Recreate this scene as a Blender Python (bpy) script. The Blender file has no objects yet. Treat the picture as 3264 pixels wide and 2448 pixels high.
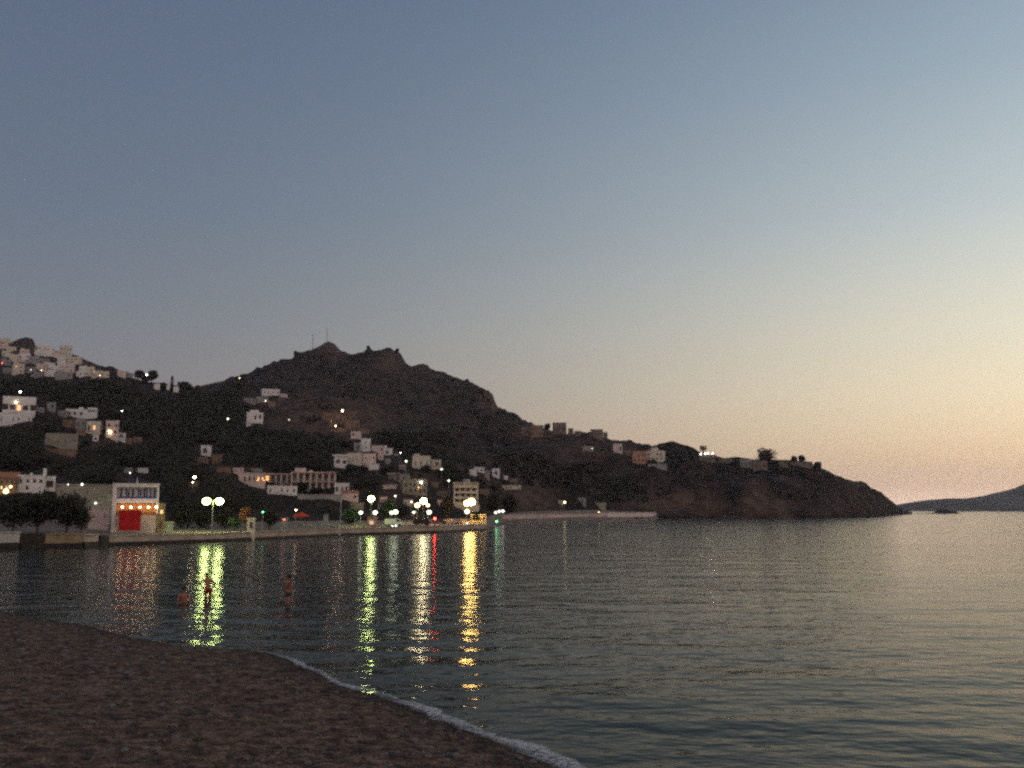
import bpy, bmesh, math, random
from mathutils import Vector, Matrix, noise
R = math.radians
sc = bpy.context.scene
col = sc.collection
rnd = random.Random(7)

# ------------------------------------------------------------------ camera
FPX, CX, CY, PITCH, H = 2990.0, 1632.0, 1224.0, R(7.64), 6.0
cam = bpy.data.cameras.new('camera'); cam.sensor_width = 36; cam.lens = 36*FPX/3264
cam.clip_start = 0.1; cam.clip_end = 30000
cam.dof.use_dof = True; cam.dof.focus_distance = 6.0; cam.dof.aperture_fstop = 2.9
camo = bpy.data.objects.new('camera', cam); col.objects.link(camo)
camo.location = (0, 0, H); camo.rotation_euler = (R(90)+PITCH, 0, 0)
sc.camera = camo
sc.view_settings.view_transform = 'Standard'; sc.view_settings.look = 'None'
sc.view_settings.exposure = 0.0; sc.view_settings.gamma = 1.0
sc.cycles.use_denoising = False
sc.cycles.max_bounces = 6; sc.cycles.glossy_bounces = 3; sc.cycles.diffuse_bounces = 2
sc.cycles.sample_clamp_indirect = 6.0; sc.cycles.sample_clamp_direct = 14
sc.cycles.caustics_reflective = True
sc.cycles.filter_width = 1.9
sc.cycles.use_adaptive_sampling = True; sc.cycles.adaptive_threshold = 0.05; sc.cycles.adaptive_min_samples = 20

# ------------------------------------------------------------------ sky (after-sunset glow beyond the right edge)
GLOW_AZ = R(50)
w = bpy.data.worlds.new('World'); sc.world = w; w.use_nodes = True
def build_world():
    nt = w.node_tree; N = nt.nodes; L = nt.links
    bg = N['Background']
    def mth(op, a, b=None, c=None, clamp=False):
        n = N.new('ShaderNodeMath'); n.operation = op; n.use_clamp = clamp
        for i, v in enumerate((a, b, c)):
            if v is None: continue
            if isinstance(v, (int, float)): n.inputs[i].default_value = v
            else: L.new(v, n.inputs[i])
        return n.outputs[0]
    tc = N.new('ShaderNodeTexCoord'); sep = N.new('ShaderNodeSeparateXYZ'); L.new(tc.outputs['Generated'], sep.inputs[0])
    x, y, z = sep.outputs
    el = mth('ARCSINE', z)
    t = mth('DIVIDE', el, R(90), clamp=True)                      # 0 horizon .. 1 zenith
    hl = mth('SQRT', mth('ADD', mth('MULTIPLY', x, x), mth('ADD', mth('MULTIPLY', y, y), 1e-6)))
    dt = mth('DIVIDE', mth('ADD', mth('MULTIPLY', x, math.sin(GLOW_AZ)), mth('MULTIPLY', y, math.cos(GLOW_AZ))), hl)
    f = mth('POWER', mth('MULTIPLY_ADD', dt, 0.5, 0.5, clamp=True), 7.0)
    def ramp(stops):
        r = N.new('ShaderNodeValToRGB'); L.new(t, r.inputs[0]); cr = r.color_ramp
        cr.interpolation = 'EASE' if False else 'LINEAR'
        while len(cr.elements) < len(stops): cr.elements.new(0.5)
        for e, (p, c) in zip(cr.elements, stops): e.position = p/90.0; e.color = (*c, 1)
        return r.outputs[0]
    left = [(0, (.225, .175, .158)), (3, (.212, .178, .170)), (6.6, (.185, .178, .194)), (11, (.160, .181, .216)), (17, (.130, .169, .228)), (24, (.110, .151, .224)), (30, (.097, .135, .211)), (60, (.075, .10, .15)), (90, (.085, .105, .15))]
    right = [(0, (.47, .335, .25)), (1.4, (.59, .415, .29)), (3, (.74, .54, .34)), (6.6, (.80, .68, .475)), (12, (.665, .655, .555)), (17, (.49, .555, .565)), (24, (.325, .41, .475)), (30, (.228, .302, .395)), (60, (.12, .16, .22)), (90, (.085, .105, .15))]
    f0, f1 = 0.029, 0.78
    # the air in front (haze box) takes some of the low sky away again
    ext = [(0, 3.6), (.7, 2.5), (1.4, 1.9), (3, 1.46), (6.6, 1.21), (12, 1.10), (17, 1.03), (24, 1.01), (90, 1.0)]
    def gain(p):
        for (a, u), (b, v) in zip(ext, ext[1:]):
            if p <= b: return u+(v-u)*(p-a)/(b-a)
        return 1.0
    A, B = [], []
    def interp(tab, p):
        for (p0, c0), (p1, c1) in zip(tab, tab[1:]):
            if p <= p1:
                k = (p-p0)/(p1-p0); return tuple(a+(b-a)*k for a, b in zip(c0, c1))
        return tab[-1][1]
    for p in (0, .7, 1.4, 3, 6.6, 11, 14, 17, 24, 30, 60, 90):
        l, r = interp(left, p), interp(right, p); g_ = gain(p); l = tuple(v*g_ for v in l); r = tuple(v*g_ for v in r)
        s = tuple((b-a)/(f1-f0) for a, b in zip(l, r))
        A.append((p, tuple(max(.02, a-f0*k) for a, k in zip(l, s))))
        B.append((p, tuple(max(.02, a+(1-f0)*k) for a, k in zip(l, s))))
    ra, rb = ramp(A), ramp(B)
    back = ramp([(0, (.56, .46, .42)), (8, (.60, .50, .47)), (30, (.48, .44, .45)), (90, (.22, .23, .28))])
    def mix(fac, a, b):
        m = N.new('ShaderNodeMix'); m.data_type = 'RGBA'; L.new(fac, m.inputs[0]); L.new(a, m.inputs[6]); L.new(b, m.inputs[7]); return m.outputs[2]
    front = mix(f, ra, rb)
    fb = N.new('ShaderNodeMapRange'); fb.interpolation_type = 'SMOOTHSTEP'; L.new(y, fb.inputs[0])
    fb.inputs[1].default_value = 0.25; fb.inputs[2].default_value = -0.55; fb.inputs[3].default_value = 0; fb.inputs[4].default_value = 1
    allc = mix(fb.outputs[0], front, back)
    sky = N.new('ShaderNodeTexSky'); sky.sky_type = 'NISHITA'; sky.sun_disc = False
    sky.sun_elevation = R(-2); sky.sun_rotation = GLOW_AZ; sky.dust_density = 2
    vm = N.new('ShaderNodeVectorMath'); vm.operation = 'SCALE'; L.new(sky.outputs[0], vm.inputs[0]); vm.inputs[3].default_value = 0.1
    va = N.new('ShaderNodeVectorMath'); va.operation = 'ADD'; L.new(allc, va.inputs[0]); L.new(vm.outputs[0], va.inputs[1])
    L.new(va.outputs[0], bg.inputs[0]); bg.inputs[1].default_value = 1.0
    w.cycles.sampling_method = 'MANUAL'; w.cycles.sample_map_resolution = 512
build_world()
sun = bpy.data.lights.new('sun', 'SUN'); sun.energy = 0.12; sun.angle = R(14); sun.color = (1.0, .72, .45)
so = bpy.data.objects.new('sun', sun); col.objects.link(so)
so.rotation_euler = (R(90-3), 0, -GLOW_AZ+R(180))

# ------------------------------------------------------------------ pixel helpers (3264 x 2448 photograph)
SP, CP = math.sin(PITCH), math.cos(PITCH)
def ray(px, py):
    u, v = (px-CX)/FPX, (CY-py)/FPX
    return u, CP - v*SP, SP + v*CP
def at(px, py, Y):
    a, b, c = ray(px, py); s = Y/b
    return Vector((a*s, Y, H + c*s))
def ground0(px, py, z=0.0):
    a, b, c = ray(px, py); s = (z-H)/c
    return Vector((a*s, b*s, z))
def proj(v):
    x, y, z = v[0], v[1], v[2]-H
    f = y*CP + z*SP; u = z*CP - y*SP
    return CX + FPX*x/f, CY - FPX*u/f
def mpp(Y): return Y/FPX*1.01                                     # metres per pixel

# ------------------------------------------------------------------ materials
MATS = {}
def mat(name, c1, c2=None, rough=0.85, scale=1.0, bump=0.0, metal=0.0, spec=0.3, emit=None, strength=0, detail=4):
    if name in MATS: return MATS[name]
    m = bpy.data.materials.new(name); m.use_nodes = True; nt = m.node_tree; N = nt.nodes; L = nt.links
    p = N['Principled BSDF']; p.inputs['Roughness'].default_value = rough; p.inputs['Metallic'].default_value = metal
    p.inputs['Specular IOR Level'].default_value = spec
    if emit:
        p.inputs['Base Color'].default_value = (*c1, 1)
        p.inputs['Emission Color'].default_value = (*emit, 1); p.inputs['Emission Strength'].default_value = strength
    else:
        c2 = c2 or tuple(v*0.72 for v in c1)
        tc = N.new('ShaderNodeTexCoord'); nz = N.new('ShaderNodeTexNoise'); nz.inputs['Scale'].default_value = scale
        nz.inputs['Detail'].default_value = detail; L.new(tc.outputs['Object'], nz.inputs['Vector'])
        rp = N.new('ShaderNodeValToRGB'); rp.color_ramp.elements[0].position = .36; rp.color_ramp.elements[1].position = .62
        rp.color_ramp.elements[0].color = (*c2, 1); rp.color_ramp.elements[1].color = (*c1, 1)
        L.new(nz.outputs[0], rp.inputs[0]); L.new(rp.outputs[0], p.inputs['Base Color'])
        if bump:
            b = N.new('ShaderNodeBump'); b.inputs['Strength'].default_value = bump; L.new(nz.outputs[0], b.inputs['Height']); L.new(b.outputs[0], p.inputs['Normal'])
    MATS[name] = m; return m
FAINT = ('mole_lamp', 'white_lamp', 'small_white_lamp', 'orange_lamp', 'small_red_lamp', 'pinkish_lamp', 'kiosk_glow', 'lit_window_orange', 'lit_window_yellow')
def lamp_mat(name, c, s):
    m = mat(name, (.8, .8, .8), emit=c, strength=s)
    if name in FAINT: m.cycles.emission_sampling = 'NONE'
    return m

WHITE = mat('whitewash', (.84, .78, .74), (.70, .64, .60), scale=.35)
CREAM = mat('cream_render', (.74, .66, .53), (.56, .48, .38), scale=.35)
PINKW = mat('pinkish_render', (.74, .58, .52), (.58, .44, .39), scale=.35)
OLIVE = mat('olive_beige_render', (.35, .32, .25), (.26, .235, .175), scale=.4)
GREYW = mat('grey_render', (.36, .34, .33), (.22, .21, .20), scale=.4)
BROWNW = mat('brown_stone', (.30, .20, .14), (.19, .12, .085), scale=.4)
DIMW = mat('dull_brown_render', (.24, .19, .165), (.15, .12, .10), scale=.4)  # darker, dull brownish render
TILE = mat('terracotta_tile', (.42, .19, .12), (.28, .12, .08), scale=1.5)
DARK = mat('dark_opening', (.075, .045, .036), (.04, .026, .022), scale=1, rough=.5)
SOFTDARK = mat('less_dark_opening', (.17, .12, .095), (.11, .08, .065), scale=1)  # less dark opening tone, lowers contrast of far windows and arcade panes
GLASS = mat('window_glass', (.03, .03, .035), rough=.12, spec=.6)
BLUE = mat('blue_paint', (.05, .09, .28), (.035, .06, .2), scale=2)
WOOD = mat('brown_wood', (.14, .08, .05), scale=2)
REDP = mat('red_awning_cloth', (.62, .018, .02), (.42, .012, .014), scale=1)
METAL = mat('galvanised_metal', (.30, .29, .28), rough=.5, metal=.6, scale=3)
PALEM = mat('white_painted_metal', (.66, .64, .62), rough=.5, scale=3)
CONC = mat('quay_concrete', (.52, .41, .31), (.37, .28, .21), scale=.5)
CONCW = mat('whitewashed_concrete', (.66, .60, .52), (.5, .44, .38), scale=.5)
OCHRE = mat('ochre_concrete', (.40, .29, .17), (.26, .18, .10), scale=.6)
MOLEC = mat('mole_concrete', (.66, .49, .43), (.50, .37, .32), scale=.12)
MOLEW = mat('pale_mole_concrete', (.82, .64, .57), (.70, .53, .47), scale=.15)
WET = mat('wet_weedy_concrete', (.045, .030, .020), (.02, .014, .01), scale=1.2, rough=.6)
BARK = mat('bark', (.09, .06, .045), scale=3)
LEAF = mat('dark_foliage', (.050, .048, .032), (.024, .023, .018), scale=.5, rough=.7)
LEAFG = mat('green_foliage', (.07, .10, .05), (.04, .06, .03), scale=.8, rough=.7)
LEAFR = mat('reddish_foliage', (.22, .085, .04), (.13, .05, .03), scale=.8, rough=.7)
CYP = mat('cypress_foliage', (.028, .036, .028), (.015, .018, .014), scale=.5)
GLOWY = lamp_mat('lit_window_orange', (1.0, .42, .10), 1.3)
GLOWY2 = lamp_mat('lit_window_yellow', (1.0, .70, .30), 3.0)

# ------------------------------------------------------------------ object helpers
def link(name, me, m=None, parent=None):
    o = bpy.data.objects.new(name, me); col.objects.link(o)
    if m is not None and me is not None:
        for mm in (m if isinstance(m, (list, tuple)) else [m]): me.materials.append(mm)
    if parent: o.parent = parent
    return o
def tag(o, label, cat, group=None, kind=None):
    if label: o['label'] = label
    if cat: o['category'] = cat
    if group: o['group'] = group
    if kind: o['kind'] = kind
    return o
def empty(name, loc, rz=0):
    o = bpy.data.objects.new(name, None); col.objects.link(o); o.location = loc; o.rotation_euler = (0, 0, rz); o.empty_display_size = .5
    return o
class MB:
    def __init__(s): s.b = bmesh.new()
    def box(s, x0, x1, y0, y1, z0, z1, mi=0, rot=None):
        vs = [s.b.verts.new((x, y, z)) for x in (x0, x1) for y in (y0, y1) for z in (z0, z1)]
        for f in ((0, 1, 3, 2), (4, 6, 7, 5), (0, 4, 5, 1), (2, 3, 7, 6), (0, 2, 6, 4), (1, 5, 7, 3)):
            g = s.b.faces.new([vs[i] for i in f]); g.material_index = mi
        if rot:
            for v in vs: v.co = rot @ v.co
        return s
    def tube(s, a, b, r0, r1=None, n=8, mi=0):
        a, b = Vector(a), Vector(b); r1 = r0 if r1 is None else r1
        d = (b-a).normalized(); t = Vector((1, 0, 0)) if abs(d.x) < .9 else Vector((0, 1, 0))
        u = d.cross(t).normalized(); v = d.cross(u)
        A, B = [], []
        for i in range(n):
            q = 2*math.pi*i/n; k = u*math.cos(q)+v*math.sin(q)
            A.append(s.b.verts.new(a+k*r0)); B.append(s.b.verts.new(b+k*r1))
        for i in range(n):
            j = (i+1) % n; s.b.faces.new((A[i], A[j], B[j], B[i])).material_index = mi
        s.b.faces.new(A[::-1]).material_index = mi; s.b.faces.new(B).material_index = mi
        return s
    def ball(s, c, r, sub=1, sq=(1, 1, 1), mi=0, jit=0):
        k = bmesh.ops.create_icosphere(s.b, subdivisions=sub, radius=1)
        for v in k['verts']:
            j = 1+rnd.uniform(-jit, jit)
            v.co = Vector((v.co.x*sq[0]*r*j, v.co.y*sq[1]*r*j, v.co.z*sq[2]*r*j))+Vector(c)
        if mi:
            fs = {f for v in k['verts'] for f in v.link_faces}
            for f in fs: f.material_index = mi
        return s
    def prism(s, pts, z0, z1, mi=0):                              # pts: xy outline, ccw
        A = [s.b.verts.new((x, y, z0)) for x, y in pts]; B = [s.b.verts.new((x, y, z1)) for x, y in pts]
        n = len(pts)
        for i in range(n):
            j = (i+1) % n; s.b.faces.new((A[i], A[j], B[j], B[i])).material_index = mi
        s.b.faces.new(A[::-1]).material_index = mi; s.b.faces.new(B).material_index = mi
        return s
    def gable(s, x0, x1, y0, y1, z0, zr, over=.3, mi=0):          # ridge along x
        x0 -= over; x1 += over; y0 -= over; y1 += over; ym = (y0+y1)/2
        P = [(x0, y0, z0), (x1, y0, z0), (x1, y1, z0), (x0, y1, z0), (x0, ym, zr), (x1, ym, zr)]
        v = [s.b.verts.new(p) for p in P]
        for f in ((0, 1, 5, 4), (2, 3, 4, 5), (0, 4, 3), (1, 2, 5), (0, 3, 2, 1)): s.b.faces.new([v[i] for i in f]).material_index = mi
        return s
    def build(s, name, m, parent=None, smooth=False):
        me = bpy.data.meshes.new(name); bmesh.ops.recalc_face_normals(s.b, faces=s.b.faces); s.b.to_mesh(me); s.b.free()
        if smooth:
            for p in me.polygons: p.use_smooth = True
        return link(name, me, m, parent)

# ------------------------------------------------------------------ terrain: columns of (Y, photo row) control points
# px: shoreY, [k3..k8 (Y,py)], ridge Y
COLS = [
 (-900, 118, [(185, 1650), (300, 1500), (480, 1340), (680, 1200), (780, 1190), (900, 1130)], 1050),
 (0,    144, [(205, 1640), (320, 1505), (500, 1370), (700, 1212), (790, 1204), (900, 1150)], 1040),
 (200,  152, [(212, 1640), (320, 1515), (500, 1380), (705, 1212), (790, 1207), (900, 1162)], 1040),
 (350,  163, [(222, 1645), (330, 1540), (500, 1390), (710, 1208), (790, 1204), (900, 1195)], 1020),
 (500,  168, [(228, 1650), (330, 1560), (500, 1410), (715, 1222), (790, 1228), (900, 1235)], 1040),
 (650,  174, [(234, 1655), (330, 1575), (500, 1430), (730, 1242), (830, 1246), (1000, 1240)], 1200),
 (760,  180, [(240, 1655), (330, 1585), (500, 1450), (740, 1300), (860, 1285), (1050, 1250)], 1260),
 (860,  190, [(250, 1655), (335, 1585), (500, 1460), (740, 1335), (860, 1310), (1060, 1240)], 1300),
 (1040, 213, [(268, 1652), (345, 1590), (490, 1500), (690, 1405), (850, 1330), (1080, 1220)], 1300),
 (1200, 235, [(290, 1650), (360, 1600), (480, 1520), (650, 1440), (820, 1350), (1050, 1230)], 1290),
 (1400, 262, [(315, 1645), (380, 1600), (480, 1550), (620, 1500), (800, 1390), (1040, 1280)], 1240),
 (1545, 280, [(340, 1640), (410, 1612), (490, 1575), (610, 1530), (790, 1435), (950, 1350)], 1150),
 (1610, 470, [(500, 1630), (530, 1612), (570, 1590), (650, 1540), (780, 1460), (920, 1390)], 1080),
 (1750, 510, [(550, 1620), (580, 1600), (620, 1570), (680, 1530), (780, 1470), (880, 1410)], 1000),
 (1900, 570, [(620, 1618), (645, 1595), (680, 1565), (730, 1525), (800, 1475), (860, 1425)], 940),
 (2080, 655, [(690, 1632), (706, 1600), (722, 1570), (750, 1530), (790, 1490), (830, 1455)], 880),
 (2250, 695, [(704, 1625), (718, 1595), (735, 1565), (755, 1530), (785, 1500), (815, 1475)], 850),
 (2450, 705, [(714, 1620), (728, 1590), (742, 1560), (760, 1530), (780, 1510), (800, 1490)], 830),
 (2600, 717, [(725, 1622), (738, 1595), (750, 1565), (765, 1540), (780, 1520), (792, 1502)], 815),
 (2700, 770, [(778, 1625), (790, 1605), (802, 1585), (815, 1568), (828, 1555), (840, 1545)], 855),
 (2780, 890, [(897, 1630), (905, 1620), (915, 1605), (925, 1594), (935, 1585), (945, 1576)], 955),
 (2840, 1080, [(1084, 1635), (1088, 1632), (1094, 1629), (1100, 1626), (1106, 1624), (1112, 1622)], 1120),
 (2885, 1350, [(1352, 1638), (1354, 1638), (1356, 1637), (1358, 1637), (1360, 1637), (1362, 1637)], 1365),
]
RIDGE = [(-900, 1050), (-300, 1055), (0, 1084), (28, 1088), (50, 1078), (72, 1072), (95, 1080), (110, 1110), (150, 1112), (225, 1128), (260, 1140), (300, 1160), (340, 1182), (380, 1195), (430, 1206), (520, 1235), (600, 1240), (640, 1230),
 (700, 1216), (750, 1206), (800, 1188), (850, 1165), (900, 1150), (930, 1145), (940, 1130), (955, 1130), (985, 1115), (1010, 1105), (1030, 1090), (1044, 1087), (1062, 1094), (1074, 1108), (1085, 1123), (1120, 1128), (1150, 1124), (1163, 1118), (1170, 1105), (1178, 1110), (1184, 1118),
 (1205, 1118), (1228, 1110), (1245, 1111), (1256, 1120), (1266, 1122), (1280, 1138), (1297, 1160), (1312, 1167), (1345, 1163), (1362, 1168), (1372, 1178), (1400, 1187), (1440, 1200), (1500, 1220), (1535, 1236), (1560, 1248), (1571, 1256), (1576, 1275), (1580, 1293), (1600, 1303), (1640, 1325), (1665, 1340),
 (1700, 1352), (1735, 1366), (1752, 1370), (1775, 1380), (1830, 1384), (1880, 1390), (1930, 1398), (1945, 1402), (2000, 1407), (2050, 1420), (2075, 1424), (2110, 1414), (2140, 1413), (2200, 1425), (2225, 1440), (2260, 1455), (2300, 1460), (2350, 1457), (2400, 1466),
 (2480, 1466), (2520, 1466), (2560, 1472), (2600, 1492), (2622, 1500), (2640, 1512), (2655, 1522), (2700, 1533), (2745, 1540), (2755, 1548), (2762, 1557), (2785, 1564), (2805, 1582), (2830, 1605), (2850, 1627), (2868, 1636), (2885, 1637.5)]
def lerp1(tab, x):
    if x <= tab[0][0]: return tab[0][1]
    for (a, p), (b, q) in zip(tab, tab[1:]):
        if x <= b: return p+(q-p)*(x-a)/(b-a)
    return tab[-1][1]
QLINE = [(-900, 1790), (0, 1752), (60, 1750), (140, 1747), (265, 1744), (350, 1739), (700, 1727), (1100, 1707), (1400, 1698), (1545, 1690)]
def column(px):
    """list of (Y, z) from the shore to behind the ridge"""
    c0, c1 = COLS[0], COLS[1]
    for a, b in zip(COLS, COLS[1:]):
        c0, c1 = a, b
        if px <= b[0]: break
    k = min(1, max(0, (px-c0[0])/(c1[0]-c0[0])))
    L = lambda a, b: a+(b-a)*k
    sh = L(c0[1], c1[1])
    if px <= 1546: sh = ground0(px, lerp1(QLINE, px)).y+1.0
    head = px > 2085
    pts = [(sh-.5, -2.5), (sh+.6, .9 if head else 1.3), (sh+(3 if head else 24), 3 if head else 1.9)]
    for (Ya, pa), (Yb, pb) in zip(c0[2], c1[2]):
        Y, py = L(Ya, Yb), L(pa, pb); pts.append((Y, at(px, py, Y).z))
    rY = L(c0[3], c1[3]); rz = at(px, lerp1(RIDGE, px), rY).z
    pts.append((rY, rz)); pts.append((rY+60, rz*.93-2)); pts.append((rY+500, rz*.35-4)); pts.append((rY+900, -5))
    return pts
def tnoise(px, Y, k):
    """relief added to column height; k = continuous control index"""
    x = (px-CX)/FPX*Y
    amp = 0 if k < 2.6 else min(1, (k-2.6)/1.2)
    if 360 < px < 740 and k > 3.5: amp *= 1-.9*min(1, k-3.5)*min(1, (px-360)/60, (740-px)/60)
    edge = 1.0 if k < 7.6 else max(.12, (9.0-k)/1.4 if k < 9 else .12)
    s = 0
    for i, (f, a) in enumerate(((1/150, 10), (1/62, 7), (1/26, 4.2), (1/11, 2.2))):
        e = edge if i < 3 else min(1, edge+.5)
        n = noise.noise(Vector((x*f, Y*f*.75, i*9.1)))
        s += (a*(1-2.2*abs(n))-a*.45)*e if i < 2 else a*n*e
    if px > 2085: s *= .55
    if px > 640 and k > 7.2: s += min(1, k-7.2)*(7*max(0, noise.noise(Vector((x/16, Y/22, 4)))-.05)+3.5*max(0, noise.noise(Vector((x/6, Y/9, 7)))))*(1 if px < 2085 else .35)
    return s*amp*min(1, Y/600)
def col_height(pts, Y, px):
    for i, ((a, p), (b, q)) in enumerate(zip(pts, pts[1:])):
        if Y <= b:
            t = max(0, (Y-a)/(b-a)); z = p+(q-p)*t
            return z+tnoise(px, Y, i+t), i+t
    return pts[-1][1], len(pts)
def terr(px, Y): return col_height(column(px), Y, px)[0]
def ground_at(px, py, Ymin=0):
    """first visible terrain point whose photo row is at or above py"""
    pts = column(px); Y = max(pts[1][0]+1, Ymin)
    end = pts[9][0]
    while Y < end:
        z, k = col_height(pts, Y, px)
        if proj((at(px, py, Y).x, Y, z))[1] <= py: break
        Y += max(1.0, Y*.004)
    z, k = col_height(pts, Y, px)
    return Vector((at(px, py, Y).x, Y, z))
BARE_LIT = [(1060, 1345, 150, 62, 1.0), (960, 1290, 90, 30, .7), (1690, 1585, 80, 42, .9), (1560, 1275, 34, 40, 1.0), (1350, 1180, 60, 30, .45), (1240, 1160, 40, 30, .8), (1075, 1115, 35, 30, .8), (1700, 1375, 70, 35, .6), (2150, 1600, 130, 34, .8), (2410, 1590, 40, 50, .9), (2475, 1625, 60, 28, .9),  # bare ground weights; the leading patch also paints lamp glow on the slope
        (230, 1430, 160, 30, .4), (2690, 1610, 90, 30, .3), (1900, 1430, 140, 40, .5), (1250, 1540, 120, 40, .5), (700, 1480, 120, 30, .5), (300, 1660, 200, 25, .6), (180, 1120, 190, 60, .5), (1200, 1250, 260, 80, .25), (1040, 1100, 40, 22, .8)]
def build_terrain():
    pxs = []
    p = -900.0
    while p < 2885: pxs.append(p); p += 22 if p < -60 else 6.5
    pxs.append(2885.0)
    # sub-steps between control points
    SUB = [1, 1, 6, 9, 11, 12, 12, 12, 12, 2, 3, 2]
    verts, faces, mi, bare = [], [], [], []
    rows = None
    for px in pxs:
        pts = column(px); n = 0
        for i, ((a, p_), (b, q)) in enumerate(zip(pts, pts[1:])):
            for j in range(SUB[i]):
                t = j/SUB[i]; Y = a+(b-a)*t; z = p_+(q-p_)*t
                if i >= 1: z += tnoise(px, Y, i+t)
                x = at(px, 1224, Y).x
                verts.append((x, Y, z)); n += 1
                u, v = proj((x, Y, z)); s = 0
                for (bx, by, rx, ry, wgt) in BARE_LIT:
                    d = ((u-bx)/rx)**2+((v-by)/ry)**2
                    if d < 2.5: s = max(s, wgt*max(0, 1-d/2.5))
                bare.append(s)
        rows = n
    me = bpy.data.meshes.new('terrain')
    C = len(pxs)
    for c in range(C-1):
        for r in range(rows-1):
            a = c*rows+r; faces.append((a, a+rows, a+rows+1, a+1)); mi.append(1 if (r < 6 and pxs[c] < 2085) else 0)
    me.from_pydata(verts, [], faces)
    me.polygons.foreach_set('material_index', mi)
    me.polygons.foreach_set('use_smooth', [True]*len(faces))
    at_ = me.attributes.new('bare', 'FLOAT', 'POINT'); at_.data.foreach_set('value', bare)  # bare rock weight, with the lamplit slope's glow painted in
    m = bpy.data.materials.new('scrub_hillside'); m.use_nodes = True; nt = m.node_tree; N = nt.nodes; L = nt.links
    P = N['Principled BSDF']; P.inputs['Roughness'].default_value = .95; P.inputs['Specular IOR Level'].default_value = .1
    tc = N.new('ShaderNodeTexCoord')
    def nz(s, d=6):
        n = N.new('ShaderNodeTexNoise'); n.inputs['Scale'].default_value = s; n.inputs['Detail'].default_value = d; L.new(tc.outputs['Object'], n.inputs['Vector']); return n.outputs[0]
    def rmp(a, c0, c1, p0=.4, p1=.6):
        r = N.new('ShaderNodeValToRGB'); r.color_ramp.elements[0].position = p0; r.color_ramp.elements[1].position = p1
        r.color_ramp.elements[0].color = (*c0, 1); r.color_ramp.elements[1].color = (*c1, 1); L.new(a, r.inputs[0]); return r.outputs[0]
    def mx(f, a, b):
        n = N.new('ShaderNodeMix'); n.data_type = 'RGBA'; L.new(f, n.inputs[0]); L.new(a, n.inputs[6]); L.new(b, n.inputs[7]); return n.outputs[2]
    scrub = rmp(nz(.05, 9), (.010, .009, .009), (.056, .036, .030), .38, .64)
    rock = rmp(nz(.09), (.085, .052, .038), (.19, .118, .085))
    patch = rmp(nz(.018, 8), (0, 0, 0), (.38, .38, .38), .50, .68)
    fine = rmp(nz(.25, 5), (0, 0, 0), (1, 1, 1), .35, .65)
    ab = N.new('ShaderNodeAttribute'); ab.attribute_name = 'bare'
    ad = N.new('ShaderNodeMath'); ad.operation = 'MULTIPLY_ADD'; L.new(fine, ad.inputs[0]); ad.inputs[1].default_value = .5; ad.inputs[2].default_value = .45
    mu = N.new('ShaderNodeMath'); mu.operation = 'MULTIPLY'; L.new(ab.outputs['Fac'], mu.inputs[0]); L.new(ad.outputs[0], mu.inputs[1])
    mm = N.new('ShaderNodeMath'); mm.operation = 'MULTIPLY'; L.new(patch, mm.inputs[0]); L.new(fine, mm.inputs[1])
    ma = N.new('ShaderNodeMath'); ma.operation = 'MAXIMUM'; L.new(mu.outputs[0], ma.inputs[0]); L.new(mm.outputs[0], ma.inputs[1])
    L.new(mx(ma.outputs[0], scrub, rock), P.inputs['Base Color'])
    bp = N.new('ShaderNodeBump'); bp.inputs['Strength'].default_value = .6; bp.inputs['Distance'].default_value = 3; L.new(nz(.12, 8), bp.inputs['Height']); L.new(bp.outputs[0], P.inputs['Normal'])
    m2 = mat('promenade_paving', (.24, .19, .155), (.13, .10, .08), scale=.3)
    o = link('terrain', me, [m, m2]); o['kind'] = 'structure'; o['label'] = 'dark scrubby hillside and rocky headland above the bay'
build_terrain()

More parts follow.
